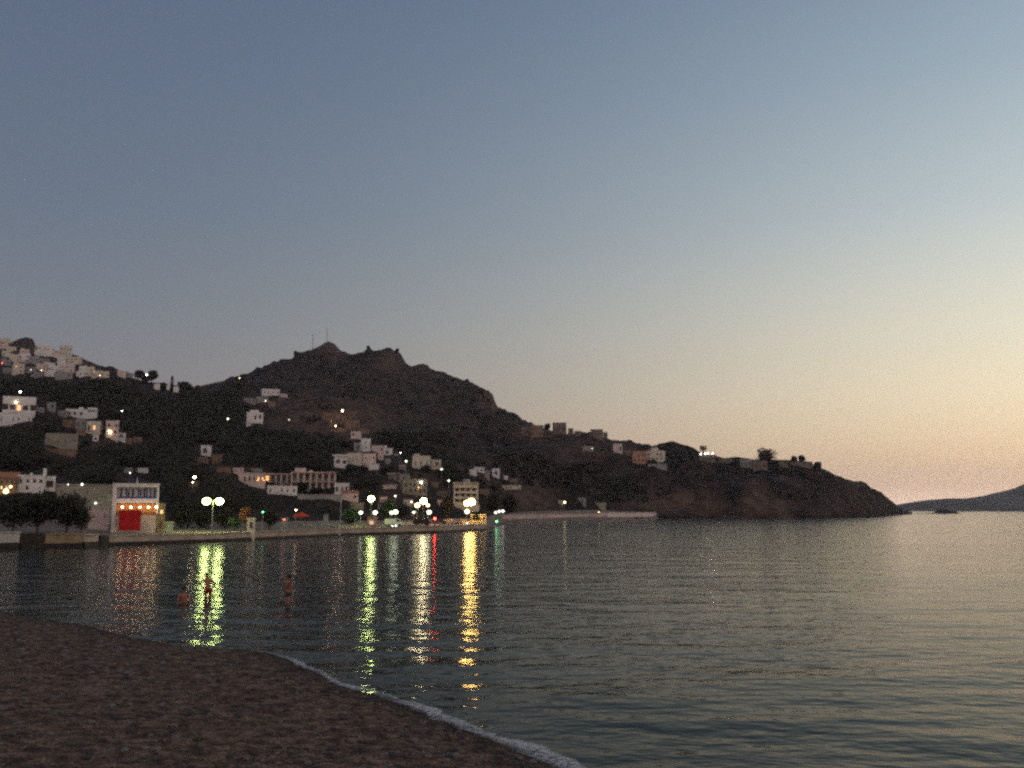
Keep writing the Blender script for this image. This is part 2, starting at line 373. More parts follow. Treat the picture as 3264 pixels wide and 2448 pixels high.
# ------------------------------------------------------------------ sea
def build_water():
    # one sheet: dense near the camera with real swell, coarse far away
    ys = []; y = -40.0
    while y < 260: ys.append(y); y += .45 if 15 < y < 60 else (.9 if y < 110 else 2.5)
    while y < 9500: ys.append(y); y *= 1.12
    xs_n = 150
    verts, faces = [], []
    for y in ys:
        half = max(90, abs(y)*1.25)
        for i in range(xs_n+1):
            x = (i/xs_n*2-1)*half
            z = 0
            if 8 < y < 250:
                fade = min(1, (y-8)/10)*max(0, 1-y/250)
                p = Vector((x*.16, y*.42, 0)); q = Vector((x*.5, y*1.1, 5))
                z = (.050*noise.noise(p)+.012*noise.noise(q))*fade
            verts.append((x, y, z))
    n = xs_n+1
    for r in range(len(ys)-1):
        for i in range(xs_n):
            a = r*n+i; faces.append((a, a+1, a+n+1, a+n))
    me = bpy.data.meshes.new('sea'); me.from_pydata(verts, [], faces); me.polygons.foreach_set('use_smooth', [True]*len(faces))
    m = bpy.data.materials.new('sea_water'); m.use_nodes = True; nt = m.node_tree; N = nt.nodes; L = nt.links
    N.remove(N['Principled BSDF']); out = N['Material Output']
    tc = N.new('ShaderNodeTexCoord')
    def wave(sx, sy, rot, scale, detail):
        mp = N.new('ShaderNodeMapping'); mp.inputs['Scale'].default_value = (sx, sy, 1); mp.inputs['Rotation'].default_value = (0, 0, R(rot))
        L.new(tc.outputs['Object'], mp.inputs[0]); n = N.new('ShaderNodeTexNoise'); n.inputs['Scale'].default_value = scale; n.inputs['Detail'].default_value = detail
        n.inputs['Roughness'].default_value = .55; L.new(mp.outputs[0], n.inputs['Vector']); return n.outputs[0]
    wp = N.new('ShaderNodeTexNoise'); wp.inputs['Scale'].default_value = .035; wp.inputs['Detail'].default_value = 3; mpw = N.new('ShaderNodeMapping'); mpw.inputs['Scale'].default_value = (.45, 1, 1)
    L.new(tc.outputs['Object'], mpw.inputs[0]); L.new(mpw.outputs[0], wp.inputs['Vector'])
    wr = N.new('ShaderNodeMapRange'); L.new(wp.outputs[0], wr.inputs[0]); wr.inputs[1].default_value = .36; wr.inputs[2].default_value = .64; wr.inputs[3].default_value = .40; wr.inputs[4].default_value = 1.0
    prev = None
    for (sx, sy, rot, scl, det, dist, st) in ((.5, 1, 8, .22, 3, .27, 1), (.75, 1, -12, 1.2, 2, .082, 1), (.9, 1, 20, 5, 2, .006, 1)):
        b = N.new('ShaderNodeBump'); b.inputs['Strength'].default_value = st; b.inputs['Distance'].default_value = dist
        L.new(wave(sx, sy, rot, scl, det), b.inputs['Height'])
        if scl > .5: L.new(wr.outputs[0], b.inputs['Strength'])
        if prev: L.new(prev, b.inputs['Normal'])
        prev = b.outputs[0]
    gl = N.new('ShaderNodeBsdfGlossy'); gl.inputs['Roughness'].default_value = .11; gl.inputs['Color'].default_value = (.93, .94, .92, 1); L.new(prev, gl.inputs['Normal'])
    df = N.new('ShaderNodeBsdfDiffuse'); df.inputs['Color'].default_value = (.020, .028, .026, 1)
    fr = N.new('ShaderNodeFresnel'); fr.inputs['IOR'].default_value = 1.333; L.new(prev, fr.inputs['Normal'])
    pw = N.new('ShaderNodeMath'); pw.operation = 'POWER'; L.new(fr.outputs[0], pw.inputs[0]); pw.inputs[1].default_value = 1.5
    ms = N.new('ShaderNodeMixShader'); L.new(pw.outputs[0], ms.inputs[0]); L.new(df.outputs[0], ms.inputs[1]); L.new(gl.outputs[0], ms.inputs[2])
    L.new(ms.outputs[0], out.inputs['Surface'])
    o = link('sea', me, m); o['kind'] = 'structure'; o['label'] = 'calm dark sea reflecting the lamps and the dusk sky'
build_water()

# ------------------------------------------------------------------ beach and foam
SHORE_PX = [(-900, 1890), (-400, 1910), (0, 1950), (240, 1990), (420, 2030), (560, 2056), (700, 2068), (828, 2076), (873, 2086), (946, 2117), (1040, 2158), (1141, 2200), (1240, 2238), (1336, 2268), (1430, 2304), (1530, 2342), (1640, 2385), (1725, 2420), (1810, 2456), (1950, 2515), (2100, 2590)]
SHORE = [ground0(*p) for p in SHORE_PX]
SHORE = [SHORE[0]+Vector((-40, 6, 0))]+SHORE+[SHORE[-1]+Vector((3, -6, 0)), SHORE[-1]+Vector((7, -22, 0))]
def shore_d(x, y):
    """signed distance to the waterline, positive on the land (camera) side"""
    best, sg = 1e9, 1
    for a, b in zip(SHORE, SHORE[1:]):
        dx, dy = b.x-a.x, b.y-a.y; l2 = dx*dx+dy*dy
        t = min(1, max(0, ((x-a.x)*dx+(y-a.y)*dy)/l2)); ex, ey = x-(a.x+t*dx), y-(a.y+t*dy)
        d = ex*ex+ey*ey
        if d < best-1e-9: best = d; sg = 1 if (dx*ey-dy*ex) < 0 else -1
    return sg*math.sqrt(best)
def beach_z(x, y):
    d = shore_d(x, y)
    z = .085*d if d < 0 else .075*d+.02*min(d, 1.2)
    z += .05*noise.noise(Vector((x*.5, y*.5, 3)))*min(1, abs(d)/2)+.03*noise.noise(Vector((x*1.6, y*1.6, 8)))*min(1, abs(d)/2)
    k = max(0, min(1, (15-y)/12)); k = k*k*(3-2*k)
    return max(-2, min(z, 2.4))+k*2.2*min(1, max(0, d/8))
def build_beach():
    xs = [-110+i*4 for i in range(18)]; xs = [x for x in xs if x < -40]+[-40+i*.4 for i in range(140)]+[16+i*4 for i in range(4)]
    ys = [-40+i*3 for i in range(16)]; ys = [y for y in ys if y < 8]+[8+i*.4 for i in range(140)]+[64+i*3 for i in range(6)]
    V = [(x, y, beach_z(x, y)) for x in xs for y in ys]; ny = len(ys)
    F = [(i*ny+j, (i+1)*ny+j, (i+1)*ny+j+1, i*ny+j+1) for i in range(len(xs)-1) for j in range(ny-1)]
    me = bpy.data.meshes.new('beach'); me.from_pydata(V, [], F); me.polygons.foreach_set('use_smooth', [True]*len(F))
    m = bpy.data.materials.new('dark_pebble_sand'); m.use_nodes = True; nt = m.node_tree; N = nt.nodes; L = nt.links
    P = N['Principled BSDF']; P.inputs['Roughness'].default_value = .9; P.inputs['Specular IOR Level'].default_value = .15
    tc = N.new('ShaderNodeTexCoord')
    def nz(s, d):
        n = N.new('ShaderNodeTexNoise'); n.inputs['Scale'].default_value = s; n.inputs['Detail'].default_value = d; L.new(tc.outputs['Object'], n.inputs['Vector']); return n
    a = nz(2.2, 8); r = N.new('ShaderNodeValToRGB'); L.new(a.outputs[0], r.inputs[0])
    r.color_ramp.elements[0].position = .36; r.color_ramp.elements[0].color = (.045, .032, .028, 1); r.color_ramp.elements[1].position = .66; r.color_ramp.elements[1].color = (.16, .115, .088, 1)
    v = N.new('ShaderNodeTexVoronoi'); v.inputs['Scale'].default_value = 15; L.new(tc.outputs['Object'], v.inputs['Vector'])
    r2 = N.new('ShaderNodeValToRGB'); L.new(v.outputs['Color'], r2.inputs[0]); r2.color_ramp.elements[0].color = (.30, .28, .28, 1); r2.color_ramp.elements[1].color = (2.3, 2.0, 1.8, 1)
    mx = N.new('ShaderNodeMix'); mx.data_type = 'RGBA'; mx.blend_type = 'MULTIPLY'; mx.inputs[0].default_value = 1; L.new(r.outputs[0], mx.inputs[6]); L.new(r2.outputs[0], mx.inputs[7])
    gp = N.new('ShaderNodeNewGeometry'); sz = N.new('ShaderNodeSeparateXYZ'); L.new(gp.outputs['Position'], sz.inputs[0])
    mr = N.new('ShaderNodeMapRange'); L.new(sz.outputs[2], mr.inputs[0]); mr.inputs[1].default_value = .02; mr.inputs[2].default_value = .16; mr.inputs[3].default_value = .45; mr.inputs[4].default_value = 1
    wt = N.new('ShaderNodeVectorMath'); wt.operation = 'SCALE'; L.new(mx.outputs[2], wt.inputs[0]); L.new(mr.outputs[0], wt.inputs[3]); L.new(wt.outputs[0], P.inputs['Base Color'])
    b = N.new('ShaderNodeBump'); b.inputs['Distance'].default_value = .05; b.inputs['Strength'].default_value = .9; L.new(v.outputs['Distance'], b.inputs['Height'])
    b2 = N.new('ShaderNodeBump'); b2.inputs['Distance'].default_value = .25; b2.inputs['Strength'].default_value = .8; L.new(nz(1.6, 4).outputs[0], b2.inputs['Height']); L.new(b.outputs[0], b2.inputs['Normal'])
    L.new(b2.outputs[0], P.inputs['Normal'])
    o = link('beach', me, m); o['kind'] = 'structure'; o['label'] = 'dark pebbly beach in the foreground'
    # loose stones
    b_ = bmesh.new(); r3 = random.Random(3)
    ico = []
    t_ = bmesh.new(); bmesh.ops.create_icosphere(t_, subdivisions=1, radius=1); tv = [v.co.copy() for v in t_.verts]; tf = [[q.index for q in f.verts] for f in t_.faces]; t_.free()
    V, F, MI = [], [], []; n = 0
    while n < 4200:
        x, y = r3.uniform(-34, 4), r3.uniform(15, 58); d = shore_d(x, y)
        if d < .3 or d > 17 or proj((x, y, 1))[0] < -60: continue
        z = beach_z(x, y); s = r3.choice((.035, .045, .06, .10))*r3.uniform(.7, 1.3); o0 = len(V)
        q = Matrix.Rotation(r3.uniform(0, 6), 3, 'Z')
        sc_ = (s*r3.uniform(.8, 1.5), s, s*r3.uniform(.4, .7))
        for c in tv:
            k = q @ Vector((c.x*sc_[0]*r3.uniform(.85, 1.15), c.y*sc_[1], c.z*sc_[2])); V.append((x+k.x, y+k.y, z+k.z+s*.1))
        c_ = r3.choice((0, 0, 1, 2))
        for f in tf: F.append([o0+i for i in f]); MI.append(c_)
        n += 1
    me = bpy.data.meshes.new('pebbles'); me.from_pydata(V, [], F); me.polygons.foreach_set('material_index', MI)
    o = link('pebbles', me, [mat('dark_stone', (.06, .05, .046), scale=2), mat('brown_stone_pebble', (.13, .088, .066), scale=2), mat('grey_stone_pebble', (.17, .15, .14), scale=2)])
    tag(o, 'loose dark stones scattered over the foreground beach', 'pebbles', kind='stuff')
build_beach()
def build_foam():
    # broken wash along the waterline, widest towards the camera; thin at its edges
    pts = []
    for a, b in zip(SHORE[8:-2], SHORE[9:-1]):
        L_ = (b-a).length; n = max(1, int(L_/.12))
        for i in range(n): pts.append(a+(b-a)*(i/n))
    V, F, A = [], [], []; M = 15; N_ = len(pts)
    for i, p in enumerate(pts):
        t = (pts[min(N_-1, i+6)]-pts[max(0, i-6)]).normalized(); nrm = Vector((t.y, -t.x, 0))     # sea side is -nrm
        u = i/N_; w_ = (.38+.62*min(1, u*1.5)-.3*max(0, u-.7))*(1+.35*noise.noise(Vector((p.x*.7, p.y*.7, 0))))
        w_ *= min(1, u*7+.02)
        off = .30*noise.noise(Vector((p.x*.4, p.y*.4, 4)))
        for j in range(M):
            s = j/(M-1); q = p-nrm*(s*w_+off-.25)
            q.x += .07*noise.noise(Vector((q.x*5, q.y*5, 1))); q.y += .07*noise.noise(Vector((q.x*5, q.y*5, 2)))
            prof = math.sin(math.pi*s)
            hgt = .015+.06*prof*(1+.5*noise.noise(Vector((q.x*3, q.y*3, 6))))
            V.append((q.x, q.y, max(beach_z(q.x, q.y)+.02, hgt)))
            A.append(max(0, min(1, prof**1.5*1.25+1.0*noise.noise(Vector((i*.045, s*2.2, 9)))+.8*noise.noise(Vector((i*.16, s*6, 3)))-.28)))
    for i in range(N_-1):
        for j in range(M-1):
            a = i*M+j
            if A[a]+A[a+1]+A[a+M]+A[a+M+1] < .12: continue
            F.append((a, a+1, a+M+1, a+M))
    me = bpy.data.meshes.new('foam'); me.from_pydata(V, [], F); me.polygons.foreach_set('use_smooth', [True]*len(F))
    at_ = me.attributes.new('froth', 'FLOAT', 'POINT'); at_.data.foreach_set('value', A)
    m = bpy.data.materials.new('sea_foam'); m.use_nodes = True; nt = m.node_tree; N = nt.nodes; L = nt.links; P = N['Principled BSDF']
    P.inputs['Roughness'].default_value = .6; P.inputs['Base Color'].default_value = (.52, .50, .51, 1)
    ab = N.new('ShaderNodeAttribute'); ab.attribute_name = 'froth'; tc = N.new('ShaderNodeTexCoord'); nz = N.new('ShaderNodeTexNoise'); nz.inputs['Scale'].default_value = 9; nz.inputs['Detail'].default_value = 5; L.new(tc.outputs['Object'], nz.inputs[0])
    mu = N.new('ShaderNodeMath'); mu.operation = 'MULTIPLY_ADD'; mu.use_clamp = True; L.new(nz.outputs[0], mu.inputs[0]); mu.inputs[1].default_value = 2.6; mu.inputs[2].default_value = -.75
    m3 = N.new('ShaderNodeMath'); m3.operation = 'MULTIPLY'; m3.use_clamp = True; L.new(mu.outputs[0], m3.inputs[0]); L.new(ab.outputs['Fac'], m3.inputs[1])
    m4 = N.new('ShaderNodeMath'); m4.operation = 'MULTIPLY'; m4.use_clamp = True; L.new(m3.outputs[0], m4.inputs[0]); m4.inputs[1].default_value = 1.2
    L.new(m4.outputs[0], P.inputs['Alpha'])
    o = link('foam', me, m); tag(o, 'pale line of foam where ripples wash the dark beach', 'foam', kind='stuff')
build_foam()

# ------------------------------------------------------------------ far island and islet
def build_far():
    def mass(name, tab, Y, depth, m, label):
        xs = []; x = tab[0][0]
        while x < tab[-1][0]: xs.append(x); x += (tab[-1][0]-tab[0][0])/70
        xs.append(tab[-1][0]); V, F = [], []; K = 7
        for px in xs:
            zt = max(0.2, at(px, lerp1(tab, px), Y+depth*.5).z)
            for k in range(K):
                s = k/(K-1); yy = Y+depth*s; prof = math.sin(math.pi*s)**.8 if 0 < s < 1 else 0
                z = zt*prof*(1+.10*noise.noise(Vector((px*.03, k*.9, 0)))*(1 if k != 3 else .3)) - (.5 if k in (0, K-1) else 0)
                V.append((at(px, 1600, Y+depth*.5).x+0*k, yy, z))
        for i in range(len(xs)-1):
            for k in range(K-1): a = i*K+k; F.append((a, a+K, a+K+1, a+1))
        me = bpy.data.meshes.new(name); me.from_pydata(V, [], F); me.polygons.foreach_set('use_smooth', [True]*len(F))
        o = link(name, me, m); o['kind'] = 'structure'; o['label'] = label
    mass('island', [(2860, 1639), (2900, 1634), (2925, 1618), (2950, 1605), (2985, 1594), (3020, 1588), (3080, 1589), (3150, 1582), (3200, 1576), (3264, 1560), (3400, 1515), (3800, 1430), (4300, 1480), (4700, 1640)], 3700, 1500,
         mat('far_island_rock', (.10, .085, .07), (.06, .055, .045), scale=.01), 'low bluish island across the water at the right edge')
    mass('islet', [(2905, 1641), (2935, 1636), (2985, 1635), (2996, 1627), (3004, 1621), (3016, 1627), (3030, 1628), (3045, 1640)], 1450, 60, mat('islet_rock', (.045, .034, .028), scale=.05), 'small dark rocky islet in front of the far island')
build_far()
RECTS = []

# ------------------------------------------------------------------ buildings
def face_rz(x, Y): return -math.atan2(x, Y)
def window(root, x, z, ww, hh, yf, lit=None, frame=None, name='window'):
    b = MB(); b.box(-ww/2, ww/2, -.05, .02, -hh/2, hh/2, 0); b.box(-ww/2+.09, ww/2-.09, -.07, -.04, -hh/2+.09, hh/2-.09, 1)
    if hh < 3: b.box(-ww/2-.08, ww/2+.08, -.12, .0, -hh/2-.09, -hh/2+.002, 0)
    o = b.build(name, [frame or WOOD, lit or DARK], root); o.location = (x, yf, z); return o
def wall_lamp(root, x, z, r, m, yf=0):
    b = MB(); b.box(-.06, .06, -.25, 0, -.05, .05, 0); b.ball((0, -.25-r, 0), r, 2, mi=1)
    o = b.build('wall_lamp', [METAL, m], root, True); o.location = (x, yf, z); return o
def building(px0, px1, pt, pb, label, m, name='house', cat='house', group=None, rows=0, cols=0, Y=None, turn=None, deep=None, roof='flat', roofm=None, lit={}, wsz=(.42, .5),
             boxes=(), lamps=(), chimney=False, door=True, frame=None, reg=True, top=.88, low=.08):
    pc = (px0+px1)/2
    p = at(pc, pb, Y) if Y else ground_at(pc, pb)
    if Y: pass
    Yb = p.y; k = mpp(Yb); W, Hh = (px1-px0)*k*.97, (pb-pt)*k
    D = deep or min(11, max(4.5, W*.75))
    turn = rnd.uniform(-.16, .16) if turn is None else turn
    root = empty(name, p, face_rz(p.x, p.y)+turn); tag(root, label, cat, group)
    rh = .28
    b = MB(); b.box(-W/2, W/2, 0, D, -4.0, Hh-(rh if roof == 'flat' else Hh*.3))
    for (u0, u1, v0, v1, d0, d1) in boxes:                        # extra volumes in photo pixels, depth in metres
        b.box((u0-pc)*k, (u1-pc)*k, d0, d1, (pb-v1)*k, (pb-v0)*k)
    b.build('wall', m, root)
    if roof == 'flat': MB().box(-W/2-.12, W/2+.12, -.12, D+.12, Hh-rh+.003, Hh).build('roof', roofm or m, root)
    else: MB().gable(-W/2, W/2, 0, D, Hh*.7+.003, Hh).build('roof', roofm or TILE, root)
    if chimney: MB().box(W*.2, W*.2+.7, D*.4, D*.4+.7, Hh*.7, Hh+1.1).build('chimney', m, root)
    ht = Hh*(1 if roof == 'flat' else .7)
    for r in range(rows):
        st = ht*(top-low)/rows; zc = ht*low+st*(rows-1-r+.5)
        for c in range(cols):
            xc = -W/2+W*(c+.5)/cols
            if door and r == rows-1 and c == cols//2 and cols > 1:
                hh = min(2.3, st*.8); window(root, xc, ht*low*.3+hh/2, min(1.1, W/cols*.5), hh, 0, name='door'); continue
            if cols > 1 and rnd.random() < .16 and (r, c) not in lit: continue
            far = lit.get((r, c)) or (SOFTDARK if (Yb > 380 and rnd.random() < .7) else None)
            window(root, xc+rnd.uniform(-.1, .1)*W/cols, zc+rnd.uniform(-.05, .05)*st, W/cols*wsz[0]*rnd.uniform(.75, 1.1), st*wsz[1]*rnd.uniform(.8, 1.1), 0, far, frame)
    for (lx, ly, r, mm) in lamps: wall_lamp(root, (lx-pc)*k, (pb-ly)*k, r, mm)
    if reg: RECTS.append((px0, px1, pt, pb))
    for (u0, u1, v0, v1, _, _) in boxes:
        if reg: RECTS.append((u0, u1, v0, v1))
    return root, W, Hh, D, k, pc

LW = lamp_mat('white_lamp', (1.0, .96, .86), 20)
LWs = lamp_mat('small_white_lamp', (1.0, .95, .85), 12)
LG = lamp_mat('greenish_lamp', (.80, 1.0, .32), 85)
LGW = lamp_mat('greenish_white_lamp', (.88, 1.0, .70), 3.2)
LTRIO = lamp_mat('mole_lamp', (.92, 1.0, .80), 3)
LY = lamp_mat('yellow_lamp', (1.0, .80, .36), 5)
LAMB = lamp_mat('amber_lamp', (1.0, .58, .15), 115)
LWARM = lamp_mat('warm_lamp', (1.0, .78, .45), 26)
LBIG = lamp_mat('bright_warm_lamp', (1.0, .80, .46), 62)
LOR = lamp_mat('orange_lamp', (1.0, .42, .08), 8)
LRED = lamp_mat('red_lamp', (1.0, .03, .02), 110)
LREDs = lamp_mat('small_red_lamp', (1.0, .06, .04), 12)
LGRN = lamp_mat('green_lamp', (.10, 1.0, .28), 9)
LPINK = lamp_mat('pinkish_lamp', (1.0, .60, .45), 10)

# hilltop village: px0, px1, top, bottom, material, word
VIL = [
 ('top', [(0, 24, 1080, 1094, 1, 'long low'), (104, 121, 1105, 1120, 3, 'small dim'), (122, 146, 1100, 1133, 0, 'tall stepped'), (149, 170, 1104, 1137, 0, 'bright tall'), (190, 208, 1105, 1138, 1, 'narrow'), (209, 225, 1103, 1139, 0, 'bright narrow')]),
 ('second', [(2, 20, 1096, 1111, 3, 'pinkish'), (24, 48, 1108, 1122, 1, 'squat'), (66, 88, 1116, 1130, 3, 'dim'), (172, 187, 1124, 1140, 3, 'small pinkish')]),
 ('third', [(8, 28, 1122, 1140, 1, 'boxy'), (34, 58, 1134, 1156, 1, 'cream'), (61, 90, 1130, 1155, 0, 'wide'), (93, 119, 1138, 1163, 4, 'greyish'), (124, 153, 1145, 1163, 4, 'shaded grey'), (186, 205, 1140, 1164, 0, 'square'), (207, 233, 1141, 1161, 1, 'wide cream'), (237, 257, 1140, 1161, 1, 'right hand')]),
 ('fourth', [(8, 30, 1150, 1168, 4, 'grey'), (45, 72, 1163, 1195, 1, 'tall cream'), (78, 108, 1175, 1190, 4, 'low mauve'), (118, 144, 1163, 1185, 3, 'pink'), (146, 170, 1160, 1178, 0, 'white'), (186, 204, 1163, 1190, 1, 'upright'), (206, 233, 1163, 1188, 3, 'dim'), (254, 272, 1170, 1202, 0, 'pale corner'), (273, 294, 1171, 1199, 1, 'yellowish'), (296, 320, 1182, 1202, 1, 'lamplit')]),
 ('lowest', [(14, 34, 1176, 1192, 4, 'dark grey'), (112, 132, 1188, 1204, 4, 'tiny grey'), (154, 176, 1181, 1201, 0, 'pale'), (181, 226, 1190, 1207, 4, 'long grey'), (322, 344, 1187, 1205, 1, 'cream'), (376, 398, 1185, 1203, 3, 'lone pinkish'), (401, 420, 1191, 1204, 4, 'faint grey')]),
]
ORD = ['first', 'second', 'third', 'fourth', 'fifth', 'sixth', 'seventh', 'eighth', 'ninth', 'tenth']
VM = [WHITE, CREAM, OLIVE, PINKW, GREYW]
for row, items in VIL:
    for i, (a, b_, t, bt, mi, word) in enumerate(items):
        a, b_, t = a-2, b_+3, t-2; wn = b_-a
        building(a, b_, t, bt, f'{word} cube house, {ORD[i]} from the left in the {row} row of the hilltop village', VM[mi], group='houses of the hilltop village',
                 rows=1 if bt-t < 22 else 2, cols=2 if wn > 17 else 1, door=False, wsz=(.26, .36), deep=6,
                 boxes=[[(a+2, a+wn*.45, t-4, t+2, 1, 5)], [(b_-2, b_+wn*.35, t+(bt-t)*.35, bt, .6, 5)], [(a-wn*.3, a+2, t+(bt-t)*.5, bt, .5, 4), (b_-wn*.4, b_-1, t-3, t+2, 2, 5)], [(a+1, b_-wn*.3, bt-2, bt+6, -1.2, 2)]][(i+mi+len(word)) % 4],
                 lit={(0, 0): GLOWY} if word in ('lamplit', 'tall cream') else {})

B = building
B(12, 108, 1268, 1315, 'white two storey house with orange lit window, upper left edge of the town', WHITE, rows=1, cols=5, low=.03, top=.48, wsz=(.85, .8), door=False, turn=0, lit={(0, 2): GLOWY}, lamps=[(50, 1287, .3, LWARM)])  # shade under the balcony is drawn as wide dark panes
B(0, 96, 1320, 1356, 'long white terrace building directly below the orange windowed house', WHITE, rows=1, cols=6, wsz=(.25, .35), door=False)
B(152, 176, 1284, 1312, 'tiny grey hut alone in the scrub above the lit houses', GREYW, rows=1, cols=1, door=False)
B(212, 306, 1306, 1332, 'white house with small roof box above the yellow lit house', WHITE, rows=1, cols=5, door=False, wsz=(.5, .4), boxes=[(250, 262, 1299, 1308, 1, 4), (276, 303, 1300, 1314, 0, 5)])
B(242, 271, 1338, 1366, 'narrow pale house left of the yellow lit house', GREYW, rows=1, cols=2, door=False)
B(276, 324, 1343, 1384, 'cream house with one glowing yellow window beside a cypress', CREAM, rows=1, cols=3, lit={(0, 1): GLOWY}, door=False)
B(296, 312, 1387, 1406, 'small white cottage under the cream house with glowing window', WHITE, rows=1, cols=1, door=False)
B(337, 376, 1345, 1394, 'pinkish two storey house right of the cypress with a bright lamp', PINKW, rows=2, cols=2, lit={(1, 0): GLOWY2}, lamps=[(350, 1383, .35, LWARM)], door=False)
B(374, 400, 1380, 1398, 'small white annexe beside the pinkish two storey house', WHITE, rows=1, cols=1, door=False)
B(147, 243, 1386, 1428, 'plain olive beige flat roofed block among dark scrub', OLIVE, rows=1, cols=4, wsz=(.15, .25), door=False, turn=.02)
B(425, 452, 1393, 1410, 'faint brownish cottage right of the olive beige block', BROWNW, rows=1, cols=1, door=False)
B(395, 420, 1493, 1506, 'little white roof terrace peeking above dark trees, left one', GREYW, rows=0, door=False)
B(440, 472, 1493, 1505, 'little white roof terrace peeking above dark trees, right one', WHITE, rows=0, door=False)
B(640, 672, 1420, 1452, 'small white chapel like house alone in the dark wooded slope', WHITE, rows=1, cols=1, door=False, lamps=[])
B(676, 706, 1450, 1478, 'dim brown cottage just right of the lone white house', BROWNW, rows=1, cols=2, door=False)
B(606, 630, 1536, 1552, 'low brownish hut under the two warm lamps', BROWNW, rows=0)
B(835, 891, 1243, 1264, 'wide white house, top one of the cluster on the mountain flank', WHITE, rows=1, cols=4, door=False, wsz=(.25, .4), turn=.1)
B(892, 916, 1256, 1268, 'small pinkish house at the right end of the mountain flank cluster', PINKW, rows=0)
B(818, 856, 1266, 1284, 'grey house under the wide white one on the mountain flank', GREYW, rows=1, cols=2, door=False)
B(776, 815, 1270, 1288, 'low pale house at the left of the mountain flank cluster', GREYW, rows=1, cols=3, door=False)
B(856, 878, 1282, 1300, 'lamplit brown house below the wide white one on the mountain flank', BROWNW, rows=0, lamps=[(846, 1281, .3, LWARM)])
B(786, 838, 1316, 1346, 'white stepped house standing below the mountain flank cluster', WHITE, rows=1, cols=3, door=False, boxes=[(796, 824, 1309, 1318, 1, 6), (800, 826, 1344, 1352, -1.5, 3)])
B(1030, 1072, 1320, 1342, 'tan house left of the lamp on the bare brown slope', BROWNW, rows=1, cols=3, door=False)
B(1076, 1096, 1328, 1350, 'small tan house right under the lamp on the bare slope', BROWNW, rows=1, cols=1, door=False)
B(1100, 1146, 1341, 1370, 'larger tan house lower right of the lamp on the bare slope', BROWNW, rows=1, cols=3, door=False)
B(1074, 1106, 1364, 1378, 'low tan shed at the foot of the bare brown slope', BROWNW, rows=0)
B(1118, 1150, 1378, 1396, 'pinkish cottage between bare slope and white tower house', PINKW, rows=1, cols=2, door=False)
B(1150, 1181, 1398, 1440, 'slim white tower house above the mid slope cluster', WHITE, rows=2, cols=1, door=False, wsz=(.2, .25))
B(1128, 1150, 1412, 1440, 'grey house leaning on the slim white tower house', GREYW, rows=1, cols=1, door=False)
B(1065, 1106, 1452, 1492, 'white house with flat overhanging roof and two dark reddish windows', WHITE, rows=1, cols=2, door=False, wsz=(.6, .3), boxes=[(1060, 1108, 1452, 1457, -.8, 4)])
B(1107, 1155, 1446, 1482, 'yellowish house in the middle of the mid slope cluster', CREAM, rows=1, cols=4, door=False, wsz=(.2, .4))
B(1156, 1198, 1447, 1492, 'mauve grey house right of the yellowish one, mid slope cluster', PINKW, rows=2, cols=3, door=False, wsz=(.25, .35))
B(1174, 1207, 1480, 1500, 'white ramp shaped outbuilding at the foot of the mid slope cluster', WHITE, rows=0)
B(1184, 1222, 1424, 1446, 'pink terrace house behind the mid slope cluster', PINKW, rows=1, cols=3, door=False)
B(1222, 1252, 1430, 1454, 'white cube house at the right end of the mid slope cluster', WHITE, rows=1, cols=1, door=False, boxes=[(1226, 1232, 1422, 1432, 1, 3)])
B(1227, 1242, 1462, 1478, 'tiny grey hut under the right end of the mid slope cluster', GREYW, rows=0)
B(1314, 1372, 1457, 1500, 'pale yellow house with long roof beside a bright white lamp', CREAM, rows=1, cols=3, door=False, wsz=(.2, .3), boxes=[(1320, 1338, 1451, 1460, 1, 5)])
B(1374, 1406, 1466, 1492, 'small cream house right of the pale yellow one', CREAM, rows=1, cols=1, door=False)
B(1238, 1300, 1514, 1538, 'greyish house with white canopy above the lamplit taverna', GREYW, rows=1, cols=3, door=False, boxes=[(1234, 1276, 1511, 1516, -1, 3)])
B(1284, 1362, 1530, 1580, 'broad lamplit beige house above the brightest taverna lights', OLIVE, rows=2, cols=5, door=False, lamps=[(1341, 1541, .34, LW), (1334, 1556, .16, LOR)])
B(1221, 1262, 1550, 1563, 'pinkish terrace wall house left of the broad beige house', PINKW, rows=0, roofm=PINKW)
B(1212, 1234, 1584, 1602, 'small mauve house between two trees near the green lamp', PINKW, rows=0)
B(1497, 1520, 1496, 1512, 'small white cube house, leftmost above the four storey hotel', WHITE, rows=0)
B(1512, 1544, 1489, 1504, 'white house with arched roof line above the four storey hotel', WHITE, rows=1, cols=2, door=False)
B(1544, 1560, 1502, 1528, 'narrow grey house between white cubes above the hotel', GREYW, rows=0)
B(1570, 1593, 1496, 1524, 'brightest white cube house above and right of the hotel', WHITE, rows=1, cols=1, door=False)
B(1606, 1619, 1518, 1531, 'smallest white cube at the right end above the hotel', WHITE, rows=0)
B(1594, 1660, 1548, 1562, 'long low orange tinted terrace house right of the hotel', CREAM, rows=1, cols=5, door=False)
